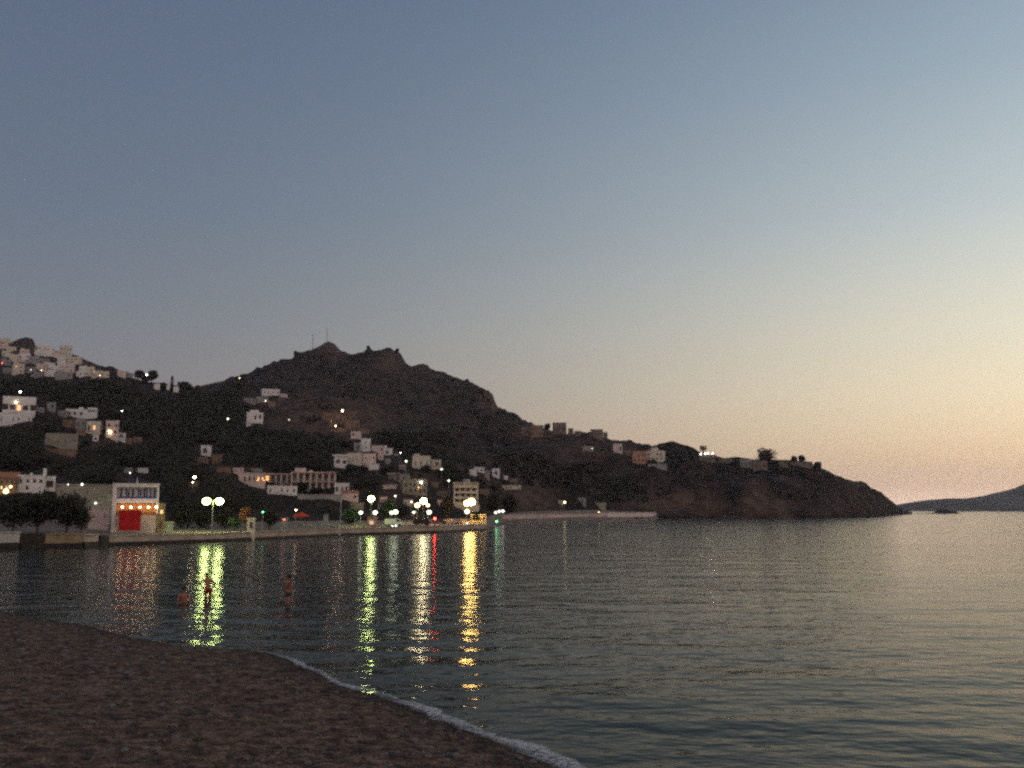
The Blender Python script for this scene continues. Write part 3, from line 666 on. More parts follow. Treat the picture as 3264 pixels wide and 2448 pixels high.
# ridge houses to the right
B(1662, 1690, 1362, 1392, 'dim house at the left end of the ridge row', DIMW, rows=1, cols=2, door=False)
B(1692, 1730, 1358, 1396, 'dim brownish house beside the first ridge house', BROWNW, rows=2, cols=3, door=False)
B(1762, 1806, 1351, 1386, 'ruined looking square house on the skyline', DIMW, rows=1, cols=3, door=False, boxes=[(1766, 1780, 1362, 1370, -1, 1)])
B(1812, 1828, 1366, 1388, 'tiny skyline hut right of the ruined square house', DIMW, rows=0)
B(1882, 1922, 1369, 1398, 'square skyline house further along the ridge', DIMW, rows=1, cols=3, door=False)
B(1922, 1936, 1378, 1400, 'narrow dark skyline house at the ridge step', DIMW, rows=0)
B(1857, 1892, 1424, 1440, 'pale greenish house with one lamp below the ridge', GREYW, rows=1, cols=2, door=False, lamps=[(1887, 1432, .32, LGW)])
B(1956, 1984, 1416, 1446, 'dim pink house left of the orange house', PINKW, rows=1, cols=2, door=False)
B(2016, 2058, 1440, 1480, 'orange rendered house on the headland', mat('orange_render', (.52, .30, .19), (.38, .21, .13), scale=.4), rows=2, cols=3, door=False)
B(2062, 2116, 1440, 1476, 'yellowish two storey villa right of the orange house', CREAM, rows=2, cols=4, door=False, boxes=[(2076, 2096, 1430, 1442, 1, 6)])
B(2066, 2126, 1480, 1497, 'grey retaining terrace building below the yellowish villa', GREYW, rows=0)
r_ = B(2229, 2282, 1450, 1474, 'small flat building with a row of brilliant white lamps on the skyline', DIMW, rows=1, cols=4, door=False, boxes=[(2232, 2254, 1421, 1436, 2, 5), (2240, 2246, 1430, 1452, 2, 4)],
   lamps=[(2235, 1448, .42, LW), (2248, 1447, .42, LW), (2257, 1446, .42, LW), (2272, 1446, .40, LW)])
B(2360, 2396, 1464, 1492, 'greenish grey house left of the round tree on the headland', GREYW, rows=1, cols=3, door=False)
B(2402, 2446, 1472, 1500, 'dim mauve house under the round tree on the headland', DIMW, rows=1, cols=3, door=False)
B(2520, 2590, 1476, 1494, 'long low house in shrubs near the headland crest', DIMW, rows=0)
B(1842, 1866, 1591, 1614, 'small grey white house behind the mole', GREYW, rows=1, cols=1, door=False)
B(1868, 1932, 1607, 1618, 'long low pale wall house behind the mole', OLIVE, rows=0)
B(1778, 1794, 1596, 1612, 'tiny shed left of the yellow lamp behind the mole', GREYW, rows=0)

B(493, 509, 1224, 1242, 'small white house half hidden by the round skyline tree', WHITE, rows=0)
B(531, 541, 1222, 1244, 'narrow white house just left of the skyline cypress', WHITE, rows=0)
B(553, 568, 1232, 1250, 'small white house right of the foot of the skyline cypress', WHITE, rows=0)
B(1112, 1140, 1312, 1330, 'brown house up right of the warm lamp on the bare slope', BROWNW, rows=1, cols=2, door=False)
B(1050, 1078, 1346, 1360, 'lamplit brown terrace house between the two bare slope lamps', BROWNW, rows=0)
B(1148, 1176, 1368, 1386, 'lone brown house at the right edge of the bare slope', BROWNW, rows=1, cols=2, door=False)
for a, b_, t, bt, m_, r_, c_, lb in (
    (110, 140, 1299, 1311, GREYW, 0, 0, 'low grey wall house between the tiny hut and the white house'),
    (184, 212, 1314, 1331, GREYW, 1, 2, 'grey house touching the left of the white house with roof box'),
    (203, 240, 1340, 1358, BROWNW, 1, 3, 'brown house left of the narrow pale house'),
    (150, 238, 1431, 1447, BROWNW, 0, 0, 'brown terrace wall right under the olive beige block'),
    (244, 272, 1370, 1384, BROWNW, 1, 2, 'brown cottage under the narrow pale house'),
    (402, 420, 1398, 1412, BROWNW, 0, 0, 'dim brown hut between the white annexe and the faint cottage'),
    (630, 664, 1458, 1474, BROWNW, 1, 2, 'dim brown house under the lone white chapel like house'),
    (694, 736, 1490, 1504, BROWNW, 1, 3, 'dim brown terrace house up left of the pinkish terrace building'),
    (744, 776, 1492, 1505, PINKW, 1, 2, 'small pinkish roof house over the pinkish terrace building'),
    (800, 834, 1494, 1505, GREYW, 0, 0, 'grey roof room over the orange lit corner'),
    (1205, 1222, 1450, 1466, PINKW, 1, 1, 'small pink house between the mauve grey and the white cube house'),
    (1255, 1272, 1446, 1457, GREYW, 0, 0, 'tiny pale hut left of the small mid slope lamp'),
    (1270, 1292, 1484, 1498, GREYW, 1, 2, 'grey cottage below the lamp left of the pale yellow house'),
    (1374, 1398, 1538, 1556, BROWNW, 1, 2, 'brown house right of the broad lamplit beige house'),
    (1392, 1426, 1566, 1584, DIMW, 1, 3, 'dim house left of the four storey hotel, upper of two'),
    (1396, 1432, 1594, 1614, PINKW, 1, 2, 'pinkish house left of the four storey hotel, lower of two'),
    (1120, 1160, 1604, 1622, OLIVE, 1, 3, 'low olive house lit from the left side of the single greenish lamp'),
    (1206, 1232, 1610, 1626, CREAM, 1, 2, 'small cream house lit from the right side of the single greenish lamp'),
    (1286, 1312, 1594, 1612, CREAM, 1, 2, 'cream house lit from the left by the large warm terrace lamp'),
    (1528, 1560, 1560, 1576, BROWNW, 1, 2, 'brown house directly right of the four storey hotel roof'),
    (1624, 1650, 1528, 1540, DIMW, 0, 0, 'dim house over the orange tinted terrace house'),
    (1832, 1852, 1374, 1390, DIMW, 1, 1, 'dim skyline house halfway between the ruined and the square one'),
    (1990, 2012, 1438, 1456, DIMW, 1, 2, 'dim brown house touching the left of the orange house'),
    (2290, 2330, 1462, 1476, DIMW, 1, 3, 'low dim house right of the brilliant white lamps'),
    (2484, 2512, 1472, 1490, DIMW, 1, 2, 'dim house just right of the round domed tree')):
    B(a, b_, t, bt, lb, m_, rows=r_, cols=c_, door=False, wsz=(.35, .4))
# waterfront buildings
B(0, 54, 1505, 1566, 'reddish tiled taverna with a glaring yellow terrace at the left edge', BROWNW, name='taverna', cat='taverna', rows=2, cols=4, roof='gable', wsz=(.42, .6), lit={(1, 0): GLOWY2, (1, 1): GLOWY}, lamps=[(6, 1590, .8, LBIG), (20, 1566, .6, LY), (32, 1552, .3, LY)], turn=0)
B(56, 136, 1517, 1572, 'white house with arched windows beside the reddish taverna', WHITE, rows=2, cols=4, door=False, wsz=(.4, .45), turn=0, boxes=[(129, 139, 1495, 1520, 2, 3.4), (92, 100, 1510, 1520, 1, 3)])
B(137, 174, 1520, 1564, 'white cube house with one large dark round headed window', WHITE, rows=1, cols=1, door=False, wsz=(.55, .6), turn=0, boxes=[(137, 160, 1564, 1586, 0, 4)])
B(184, 360, 1545, 1612, 'long low greenish beige wall building left of the white facade building', OLIVE, name='long_building', cat='building', rows=2, cols=5, wsz=(.10, .2), door=False, turn=0, deep=8, Y=196, lamps=[(259, 1546, .22, LTRIO), (219, 1547, .12, LTRIO), (301, 1604, .2, LTRIO)])
B(282, 344, 1617, 1668, 'peach walled annexe in front of the greenish beige building', PINKW, name='annexe', cat='building', rows=1, cols=2, wsz=(.12, .2), door=False, turn=0, deep=5, Y=188)

def loggia_building():
    px0, px1, pt, pb, Y = 360, 495, 1545, 1692, 182
    pc = (px0+px1)/2; p = at(pc, pb, Y); k = mpp(Y); W = (px1-px0)*k; Hh = (pb-pt)*k; D = 9
    root = empty('waterfront_building', p, face_rz(p.x, p.y)); tag(root, 'white building with framed blue balcony, row of spotlights and a big red awning', 'building')
    X = lambda u: (u-pc)*k
    Z = lambda v: (pb-v)*k
    b = MB()                                                     # shell with a deep recess upstairs
    b.box(X(360), X(372), 0, D, -2, Z(1549)); b.box(X(489), X(495), 0, D, Z(1640), Z(1549))
    b.box(X(372), X(489), 1.6, D, -2, Z(1549)); b.box(X(372), X(489), 0.002, 1.6, Z(1606), Z(1592)); b.box(X(372), X(489), .003, 1.6, Z(1556), Z(1549))
    b.build('wall', WHITE, root)
    MB().box(X(359), X(496.5), -.15, D+.1, Z(1549)+.003, Z(1545)).build('roof', WHITE, root)
    b = MB(); b.box(X(372), X(489), .25, 1.6, Z(1692)-2, Z(1645)); b.build('ground_floor', PINKW, root)
    for i, u in enumerate((384, 399, 406, 418, 434, 441, 452, 459, 470, 482)):
        ww = 3.6 if i % 3 else 5; o = MB(); o.box(X(u)-ww*k/2, X(u)+ww*k/2, 1.5, 1.61, Z(1591), Z(1562)).build('shutter', BLUE if i not in (3, 6) else DARK, root)
    MB().box(X(374), X(487), .05, .12, Z(1592)+.003, Z(1586)).build('balcony_railing', BLUE, root)
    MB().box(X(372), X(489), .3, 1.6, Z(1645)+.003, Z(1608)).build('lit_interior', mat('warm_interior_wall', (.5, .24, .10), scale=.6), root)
    for u in (390, 415, 441, 466, 488):
        b = MB(); b.tube((0, 0, .35), (0, 0, .1), .05, .05); b.ball((0, 0, -.05), .17, 2, mi=1)
        o = b.build('spotlight', [METAL, lamp_mat('spot_glow', (1.0, .66, .34), 26)], root, True); o.location = (X(u), -.55, Z(1618))
    b = MB(); b.box(X(383), X(445), -2.0, -1.92, Z(1690), Z(1632)); b.box(X(383), X(445), -1.92, .2, Z(1630), Z(1628))
    b.build('red_awning', REDP, root)
    b = MB()
    for u in (384, 444): b.tube((X(u), -1.85, 0), (X(u), -1.85, Z(1630)), .05)
    b.build('awning_frame', METAL, root)
    MB().tube((X(429), 3, Z(1546)), (X(429), 3, Z(1524)), .12, .08).build('roof_mast', PALEM, root)
    RECTS.append((px0, px1+10, pt, pb))
loggia_building()
B(497, 522, 1606, 1692, 'reddish side wing against the right of the white balcony building', BROWNW, name='side_wing', cat='building', rows=2, cols=1, Y=186, turn=0, deep=6, lit={(0, 0): GLOWY})

def arcade(px0, px1, pt, pb, Y, label, nb, floors, m=WHITE, lit={}, name='hotel', extra=()):
    pc = (px0+px1)/2; p = at(pc, pb, Y) if Y else ground_at(pc, pb); Yb = p.y; k = mpp(Yb); W = (px1-px0)*k; Hh = (pb-pt)*k; D = 9
    root = empty(name, p, face_rz(p.x, p.y)+.04); tag(root, label, 'hotel')
    b = MB(); b.box(-W/2, W/2, 1.5, D, -4, Hh-.3)
    for (u0, u1, v0, v1, d0, d1) in extra: b.box((u0-pc)*k, (u1-pc)*k, d0, d1, (pb-v1)*k, (pb-v0)*k)
    b.build('wall', m, root)
    MB().box(-W/2-.2, W/2+.2, -.3, D+.2, Hh-.3+.003, Hh).build('roof', m, root)
    for f in range(floors):
        z0 = Hh*f/floors; z1 = Hh*(f+1)/floors-.3
        MB().box(-W/2, W/2, -.1, 1.5, z0-.25, z0+.003).build('balcony', m, root)
        b = MB()
        for i in range(nb*3+1): b.tube((-W/2+W*i/(nb*3), -.05, z0), (-W/2+W*i/(nb*3), -.05, z0+.9), .035, n=4)
        b.box(-W/2, W/2, -.1, 0, z0+.9, z0+.97); b.build('railing', PALEM, root)
        for i in range(nb+1):
            x = -W/2+W*i/nb; MB().box(x-.2, x+.2, .005, .35, z0+.004, z1+.004).build('column', m, root)
        for i in range(nb):
            x = -W/2+W*(i+.5)/nb; window(root, x, (z0+z1)/2-.1, W/nb*.6, (z1-z0)*.78, 1.5, lit.get((f, i)) or (SOFTDARK if (i+f) % 3 else DARK))
    RECTS.append((px0, px1, pt, pb)); return root
arcade(931, 1066, 1506, 1564, 0, 'main hotel block, white with two rows of arcaded balconies', 7, 2, PINKW, extra=[(941, 975, 1493, 1508, 2, 6), (984, 996, 1500, 1508, 2, 5)])
arcade(845, 930, 1512, 1545, 0, 'lower left hotel wing with one arcaded floor and orange glow', 5, 1, PINKW, lit={(0, 0): GLOWY}, name='hotel_wing')
B(760, 844, 1508, 1546, 'pinkish long terrace building with orange lamplit corner left of the hotel wing', PINKW, name='terrace_building', cat='building', rows=1, cols=6, wsz=(.4, .45), door=False, lit={(0, 4): GLOWY, (0, 5): GLOWY}, lamps=[(820, 1532, .14, LOR), (841, 1533, .12, LOR)], turn=0)
B(852, 946, 1549, 1576, 'white lower block under the hotel wing with a dark square window', WHITE, name='lower_block', cat='building', rows=1, cols=5, wsz=(.3, .45), door=False, turn=0)
B(1067, 1112, 1541, 1576, 'white annexe with dark openings at the right end of the hotel', WHITE, name='hotel_annexe', cat='building', rows=1, cols=3, wsz=(.55, .5), door=False, turn=0)
B(1092, 1142, 1565, 1594, 'small house with orange tiled gable roof under the hotel annexe', PINKW, roof='gable', rows=1, cols=2, door=False, turn=.1)
B(950, 1090, 1577, 1592, 'long whitish terrace wall below the arcaded hotel', GREYW, name='terrace_wall', cat='wall', rows=0, deep=2, turn=0)
def tower_hotel():
    px0, px1, pt, pb = 1446, 1522, 1540, 1626; p = ground_at(1484, pb); k = mpp(p.y); pc = 1484; W = (px1-px0)*k; Hh = (pb-pt)*k; D = 10
    root = empty('hotel', p, face_rz(p.x, p.y)-.03); tag(root, 'four storey beige hotel with three rows of dark balconies behind the brightest lamp', 'hotel')
    b = MB(); b.box(-W/2, W/2, 1.2, D, -4, Hh-.3); b.box(-W/2, -W/2+.5, 0, 1.2, 0, Hh-.3); b.box(W/2-.5, W/2, 0, 1.2, 0, Hh-.3)
    b.box(-W/2-1.4, W/2+.6, -.9, 1.2, -2, Hh*.20); b.build('wall', CREAM, root)
    MB().box(-W/2-.15, W/2+.15, -.15, D+.1, Hh-.3+.003, Hh).build('roof', CREAM, root)
    for f in range(4):
        z = Hh*(.20+.20*f)
        MB().box(-W/2+.5+.003, W/2-.5-.003, -.02, 1.2, z, z+Hh*.085).build('balcony', CREAM, root)
        if f == 3: continue
        for c in range(4): window(root, -W/2+W*(c+.5)/4*.94+.2, z+Hh*.143, W/4*.62, Hh*.11, 1.2)
    MB().box(-W*.1, W*.16, 3, 6, Hh-.1, Hh+1.3).build('stair_house', GREYW, root)
    RECTS.append((px0-8, px1, pt, pb))
tower_hotel()
# kiosks and small waterfront structures
B(1170, 1202, 1648, 1682, 'small kiosk glowing orange under the green white lamps', mat('kiosk_wall', (.55, .33, .20), scale=.5), name='kiosk', cat='kiosk', rows=1, cols=1, wsz=(.5, .6), lit={(0, 0): lamp_mat('kiosk_glow', (1, .55, .3), .55)}, Y=246, turn=0, deep=3, door=False)
B(788, 812, 1652, 1692, 'narrow white kiosk beside the reddish tree on the quay', CREAM, name='kiosk', cat='kiosk', rows=1, cols=1, Y=189, turn=0, deep=2.5, door=False)
B(514, 550, 1664, 1686, 'low whitish store on the quay right of the side wing', GREYW, name='store', cat='building', rows=1, cols=2, Y=188, turn=0, deep=3, door=False)
B(897, 918, 1652, 1684, 'small pale hut under the red light on the quay', GREYW, name='hut', cat='hut', rows=0, Y=204, turn=0, deep=2.5)
B(1030, 1045, 1641, 1682, 'slim pale gatepost like tower on the quay near the flagpole', GREYW, name='gate_tower', cat='tower', rows=0, Y=222, turn=0, deep=1.6)
B(1500, 1550, 1640, 1664, 'low pale harbour shed beneath the brightest lamp', OLIVE, name='harbour_shed', cat='shed', rows=1, cols=3, Y=306, turn=0, deep=5, door=False)

# ------------------------------------------------------------------ quay walls and mole
def quay(pa, pb_, pts, label, m, toph, name='quay_wall', thick=1.6, foot=.45, base_m=None):
    """wall along the waterline; pts = (px, water row), toph = height of the light band top"""
    P = [ground0(x, y) for x, y in pts]
    root = empty(name, P[0]); tag(root, label, 'quay wall' if name == 'quay_wall' else 'mole')
    def strip(nm, z0, z1, t0, t1, mm):
        V = []; F = []
        for i, p in enumerate(P):
            a = P[max(0, i-1)]; b = P[min(len(P)-1, i+1)]; d = (b-a).normalized(); n = Vector((-d.y, d.x, 0)); n = n if n.y > 0 else -n
            j = .08*noise.noise(Vector((i*1.7, 0, 0)))
            for t, z in ((t0, z0), (t0, z1+j), (t1, z1+j), (t1, z0)): q = p+n*t-P[0]; V.append((q.x, q.y, z))
        for i in range(len(P)-1):
            for q in range(4): a = i*4+q; b = i*4+(q+1) % 4; F.append((a, b, b+4, a+4))
        F.append((0, 3, 2, 1)); e = (len(P)-1)*4; F.append((e, e+1, e+2, e+3))
        me = bpy.data.meshes.new(nm); me.from_pydata(V, [], F); link(nm, me, mm, root)
    strip('footing', -1.5, foot, -.25, thick, WET)
    strip('wall', foot+.003, toph, 0, thick+.01, m)
    strip('coping', toph+.09, toph+.26, -.12, thick+.1, base_m or m)
def wline(a, b, n):
    tab = [(-900, 1790), (0, 1752), (60, 1750), (140, 1747), (265, 1744), (350, 1739), (700, 1727), (1100, 1707), (1400, 1698), (1545, 1690)]
    return [(a+(b-a)*i/n, lerp1(tab, a+(b-a)*i/n)) for i in range(n+1)]
quay(-600, 60, wline(-600, 60, 14), 'whitewashed quay block at the left edge of the waterfront', CONCW, 2.4, foot=1.0)
quay(60, 140, wline(64, 138, 3), 'dark recessed quay section between white and ochre blocks', WET, 2.1, foot=.9)
quay(140, 265, wline(142, 263, 4), 'ochre concrete quay block right of the dark recess', OCHRE, 2.0, foot=.7)
quay(265, 315, wline(266, 313, 2), 'short mauve quay section next to the ochre block', CONC, 1.75, foot=.8)
quay(315, 345, wline(317, 343, 2), 'dark slipway opening before the long quay wall', WET, 1.5, foot=1.2)
quay(350, 1550, wline(346, 1546, 60), 'long pale concrete quay wall running along the promenade', CONC, 1.45, foot=.55)
quay(1600, 1930, [(1566, 1669), (1600, 1664), (1680, 1662), (1760, 1660), (1850, 1657), (1932, 1656)], 'long pinkish concrete mole wall behind the bay', MOLEC, 3.4, name='mole', foot=1.2, thick=4)
quay(1934, 2093, [(1934, 1656), (1985, 1655), (2040, 1654), (2078, 1653), (2092, 1652.5)], 'paler end section of the mole jutting before the headland', MOLEW, 4.1, name='mole', foot=1.2, thick=6)

# ------------------------------------------------------------------ lamps
def lamp(px, py, r, m, label, h=6.0, name='street_lamp', cat='street lamp', group=None, Y=None, arm=0.0, twin=0.0, ptop=None):
    if group == 'lamps along the waterfront': r *= 1.25
    if Y is None:
        Yg = 300.0
        for _ in range(8):
            g = ground_at(px, py+h/mpp(Yg)); Yg = .5*Yg+.5*g.y
        g = ground_at(px, py+h/mpp(Yg))
    else: g = Vector((at(px, py, Y).x, Y, terr(px, Y)))
    hz = at(px, py, g.y).z
    if hz-g.z < 1.2: g.z = hz-2.5
    h = hz-g.z
    root = empty(name, g, face_rz(g.x, g.y)); tag(root, label, cat, group)
    b = MB(); b.tube((0, 0, -.6), (0, 0, h-r*.9 if not twin else h+.1), .11, .06); b.tube((0, 0, -.6), (0, 0, .5), .18, .15); b.build('pole', METAL, root)
    heads = [0.0] if not twin else [-twin, twin]
    for hx in heads:
        hx += arm
        if hx: MB().tube((0, 0, h+.05), (hx, 0, h+r+.06), .05, .04).build('arm', METAL, root)
        b = MB(); b.ball((0, 0, 0), r, 2, (1, 1, .85)); o = b.build('lamp_globe', m, root, True); o.location = (hx, 0, h)
        MB().tube((0, 0, 0), (0, 0, r*.22), r*.62, r*.25).build('lamp_cap', METAL, root).location = (hx, 0, h+r*.80)
    return root
TOWN = 'street lamps in the hillside town'; PROM = 'lamps along the waterfront'
lamp(679, 1598, .62, LG, 'twin headed greenish street lamp standing on the quay', Y=186, twin=1.22, group=PROM)
lamp(1183, 1590, .72, LG, 'single large greenish lamp on a tall pole above the orange kiosk', Y=247, group=PROM)
lamp(1150, 1634, .42, LGW, 'white lamp low left of the orange kiosk', Y=250, group=PROM)
lamp(1196, 1634, .50, LGW, 'white lamp just above the orange kiosk', Y=256, group=PROM)
lamp(1248, 1634, .42, LGW, 'left lamp of the white pair over the pale van', Y=262, group=PROM)
lamp(1261, 1632, .56, LGW, 'right lamp of the white pair over the pale van', Y=262, group=PROM)
lamp(1319, 1633, .32, LGW, 'small white lamp at the left foot of the yellow lit taverna terrace', Y=270, group=PROM)
lamp(1350, 1597, .78, LBIG, 'large warm lamp over the yellow lit terrace', Y=272, group=PROM)
lamp(1330, 1611, .62, LY, 'blurred yellow lamp under the large warm terrace lamp', Y=274, group=PROM)
lamp(1364, 1611, .40, LY, 'dim yellow lamp to the right under the large warm terrace lamp', Y=276, group=PROM)
lamp(1368, 1633, .55, LGW, 'white lamp between the yellow terrace and the red harbour light', Y=276, group=PROM)
lamp(1386, 1653, .30, LRED, 'red harbour light on a short post at the quay edge', Y=266, name='harbour_light', cat='harbour light')
lamp(1489, 1604, .80, LAMB, 'left lamp of the brightest amber pair before the four storey hotel', Y=300, group=PROM)
lamp(1503, 1600, 1.0, LAMB, 'right lamp of the brightest amber pair before the four storey hotel', Y=300, group=PROM)
lamp(1489, 1631, .62, LGW, 'greenish white lamp right below the brightest amber pair', Y=300, group=PROM)
GN = 'white lamps at the root of the mole'
lamp(1580, 1634, .55, LTRIO, 'left lamp of the white trio at the root of the mole', Y=395, h=7, group=GN)
lamp(1591, 1630, .62, LTRIO, 'middle lamp of the white trio at the root of the mole', Y=398, h=7, group=GN)
lamp(1603, 1629, .62, LTRIO, 'right lamp of the white trio at the root of the mole', Y=401, h=7, group=GN)
lamp(1583, 1662, .32, LGRN, 'green harbour light on a post at the end of the quay', Y=320, name='harbour_light', cat='harbour light')
lamp(1800, 1601, .72, LY, 'yellow lamp behind the middle of the mole', h=5, group=TOWN)
lamp(1909, 1632, .35, LY, 'small yellowish lamp on top of the mole', Y=605, group=TOWN)
lamp(466, 1196, .75, LW, 'bright white lamp between round trees on the left ridge', h=6, group=TOWN)
lamp(62, 1249, .50, LW, 'white lamp above the left edge white house, larger of two', h=6, group=TOWN)
lamp(90, 1269, .30, LW, 'small white lamp right above the left edge white house', h=6, group=TOWN)
lamp(387, 1310, .28, LW, 'small white lamp alone right of the white house with roof box', h=6, group=TOWN)
lamp(725, 1335, .60, LGW, 'greenish white lamp in the middle of the dark wooded slope', h=6, group=TOWN)
lamp(763, 1205, .80, LY, 'soft yellowish lamp on the mountain left shoulder skyline', h=5, group=TOWN)
lamp(921, 1338, .40, LGW, 'small white lamp right of the white stepped house', h=6, group=TOWN)
lamp(1091, 1309, .75, lamp_mat('hill_flood_lamp', (1.0, .62, .32), 90), 'warm white lamp lighting the bare brown slope', h=6, group=TOWN)
lamp(1069, 1358, .42, lamp_mat('hill_lamp', (1.0, .62, .32), 50), 'smaller warm lamp at the foot of the bare brown slope', h=5, group=TOWN)
lamp(1055, 1342, .18, LOR, 'tiny orange lamp by the tan house on the bare slope', h=4, group=TOWN)
lamp(1277, 1443, .26, LW, 'small white lamp right of the white cube house, mid slope', h=5, group=TOWN)
lamp(1294, 1470, .50, LGW, 'bright white lamp left of the pale yellow house', h=6, group=TOWN)
lamp(1407, 1496, .48, LGW, 'white lamp below the small cream house', h=6, group=TOWN)
lamp(1430, 1532, .42, LGW, 'white lamp up left of the four storey hotel', h=6, group=TOWN)
lamp(1259, 1581, .32, LGW, 'white lamp in the trees right of the single large greenish lamp', h=6, group=TOWN)
lamp(1311, 1600, .24, LPINK, 'small pinkish lamp left of the large warm terrace lamp', h=5, group=TOWN)
lamp(618, 1521, .42, LWARM, 'warm lamp high over the twin headed street lamp', h=5, group=TOWN)
lamp(613, 1537, .16, LWARM, 'tiny warm lamp just below the other warm one', h=3, group=TOWN)
lamp(838, 1632, .16, LGRN, 'tiny green light among the quayside trees', Y=200, name='green_light', cat='light')
lamp(905, 1656, .14, LREDs, 'tiny red light over the pale quay hut', Y=197, name='red_light', cat='light')
lamp(943, 1626, .15, LPINK, 'tiny pink white lamp above the red parasol', Y=204, group=PROM)
lamp(5, 1157, .40, LREDs, 'small red light at the left edge of the hilltop village', h=6, name='red_light', cat='light')
lamp(131, 1181, .25, LWARM, 'tiny warm lamp in the lower middle of the hilltop village', h=4, group=TOWN)
lamp(317, 1196, .25, LPINK, 'tiny pinkish lamp at the right foot of the hilltop village', h=4, group=TOWN)
lamp(98, 1179, .22, LWs, 'tiny white lamp over the low mauve village house', h=4, group=TOWN)
lamp(412, 1508, .13, LWs, 'tiny white lamp under the little white roof terraces', h=4, group=TOWN)
for (u, v, nm) in ((1200, 1677, 'right foot of the orange kiosk'), (1251, 1677, 'left end of the pale van'), (1262, 1676, 'right end of the pale van'), (1489, 1668, 'quay below the greenish white lamp')):
    lamp(u, v, .13, LWs, f'tiny low bollard light at the {nm}', h=.8, Y=253 if u < 1300 else 285, name='bollard_light', cat='bollard light', group='bollard lights on the quay')

# ------------------------------------------------------------------ quayside things
def car(px, pb, Y, label, m, van=False, rz=0.0, name='parked_car'):
    g = Vector((at(px, pb, Y).x, Y, terr(px, Y))); root = empty(name, g, face_rz(g.x, g.y)+rz); tag(root, label, 'van' if van else 'car', 'vehicles parked on the promenade')
    b = MB(); hw = .85
    prof = [(-2.1, .35), (2.1, .35), (2.15, .75), (1.3, .95), (.75, 1.42), (-1.2, 1.42), (-1.9, .95), (-2.15, .8)] if not van else [(-2.4, .4), (2.4, .4), (2.45, 1.0), (1.9, 1.25), (1.5, 1.95), (-2.4, 1.98)]
    A = [b.b.verts.new((x, -hw, z)) for x, z in prof]; C = [b.b.verts.new((x, hw, z)) for x, z in prof]; n = len(prof)
    for i in range(n): j = (i+1) % n; b.b.faces.new((A[i], A[j], C[j], C[i]))
    b.b.faces.new(A[::-1]); b.b.faces.new(C); bmesh.ops.bevel(b.b, geom=list(b.b.edges), offset=.05, segments=2, affect='EDGES')
    b.build('body', m, root)
    b = MB()
    if van: b.box(.5, 1.45, -hw-.01, hw+.01, 1.25, 1.75)
    else: b.box(-1.15, -.15, -hw-.01, hw+.01, 1.0, 1.34); b.box(-.05, .75, -hw-.01, hw+.01, 1.0, 1.32)
    b.build('window', GLASS, root)
    for x in (-1.35, 1.35):
        for y in (-hw, hw):
            wb = MB(); wb.tube((x, y-.1, .32), (x, y+.1, .32), .32, n=14); wb.build('wheel', mat('tyre', (.02, .02, .02)), root)
    return root
CW = mat('white_car_paint', (.6, .6, .6), (.55, .55, .56), rough=.3); CB = mat('bluish_car_paint', (.13, .15, .20), (.11, .13, .18), rough=.3); CD = mat('dark_car_paint', (.03, .02, .02), (.025, .018, .018), rough=.3)
car(948, 1680, 199, 'white car under the red parasol on the quay', CW)
car(1000, 1690, 196, 'pale grey car left of the slim pale tower', mat('grey_car_paint', (.35, .35, .36), rough=.3))
car(1064, 1688, 206, 'bluish grey car at the foot of the flagpole', CB)
car(1096, 1688, 211, 'darker bluish car right of the flagpole', CB, rz=.3)
car(1256, 1672, 252, 'pale van under the pair of white lamps', CW, van=True, name='parked_van')
car(1345, 1666, 262, 'dark van parked left of the red harbour light', CD, van=True, name='parked_van')
car(1400, 1662, 276, 'dark car parked behind the red harbour light', CD)
car(1457, 1662, 285, 'pinkish car left of the harbour shed', mat('pink_car_paint', (.42, .30, .28), rough=.3), rz=1.2)
def parasol(px, py, Y, m, label, r=1.7, h=3.0):
    g = Vector((at(px, py, Y).x, Y, at(px, py, Y).z-h)); root = empty('parasol', g); tag(root, label, 'parasol')
    MB().tube((0, 0, 0), (0, 0, h), .04).build('pole', METAL, root)
    b = MB(); top = b.b.verts.new((0, 0, h+.25)); ring = [b.b.verts.new((r*math.cos(a*math.pi/4), r*math.sin(a*math.pi/4), h-.45)) for a in range(8)]
    for i in range(8): b.b.faces.new((top, ring[i], ring[(i+1) % 8]))
    lowr = [b.b.verts.new((v.co.x, v.co.y, v.co.z-.28)) for v in ring]
    for i in range(8): j = (i+1) % 8; b.b.faces.new((ring[i], lowr[i], lowr[j], ring[j]))
    b.build('canopy', m, root)
parasol(960, 1636, 202, mat('red_orange_cloth', (.7, .09, .03), (.55, .06, .02)), 'red orange parasol over the white car on the quay')
def flagpole():
    g = Vector((at(1083, 1660, 214).x, 214, terr(1083, 214))); root = empty('flagpole', g); tag(root, 'thin white flagpole standing on the promenade below the hotel', 'flagpole')
    b = MB(); b.tube((0, 0, 0), (.25, 0, at(1086, 1585, 214).z-g.z), .10, .05); b.build('pole', PALEM, root)
    MB().box(-.4, .4, -.4, .4, -.2, .35).build('base', CONC, root)
    b = MB(); b.ball((.25, 0, at(1086, 1585, 214).z-g.z+.1), .12, 1); b.build('finial', PALEM, root)
flagpole()
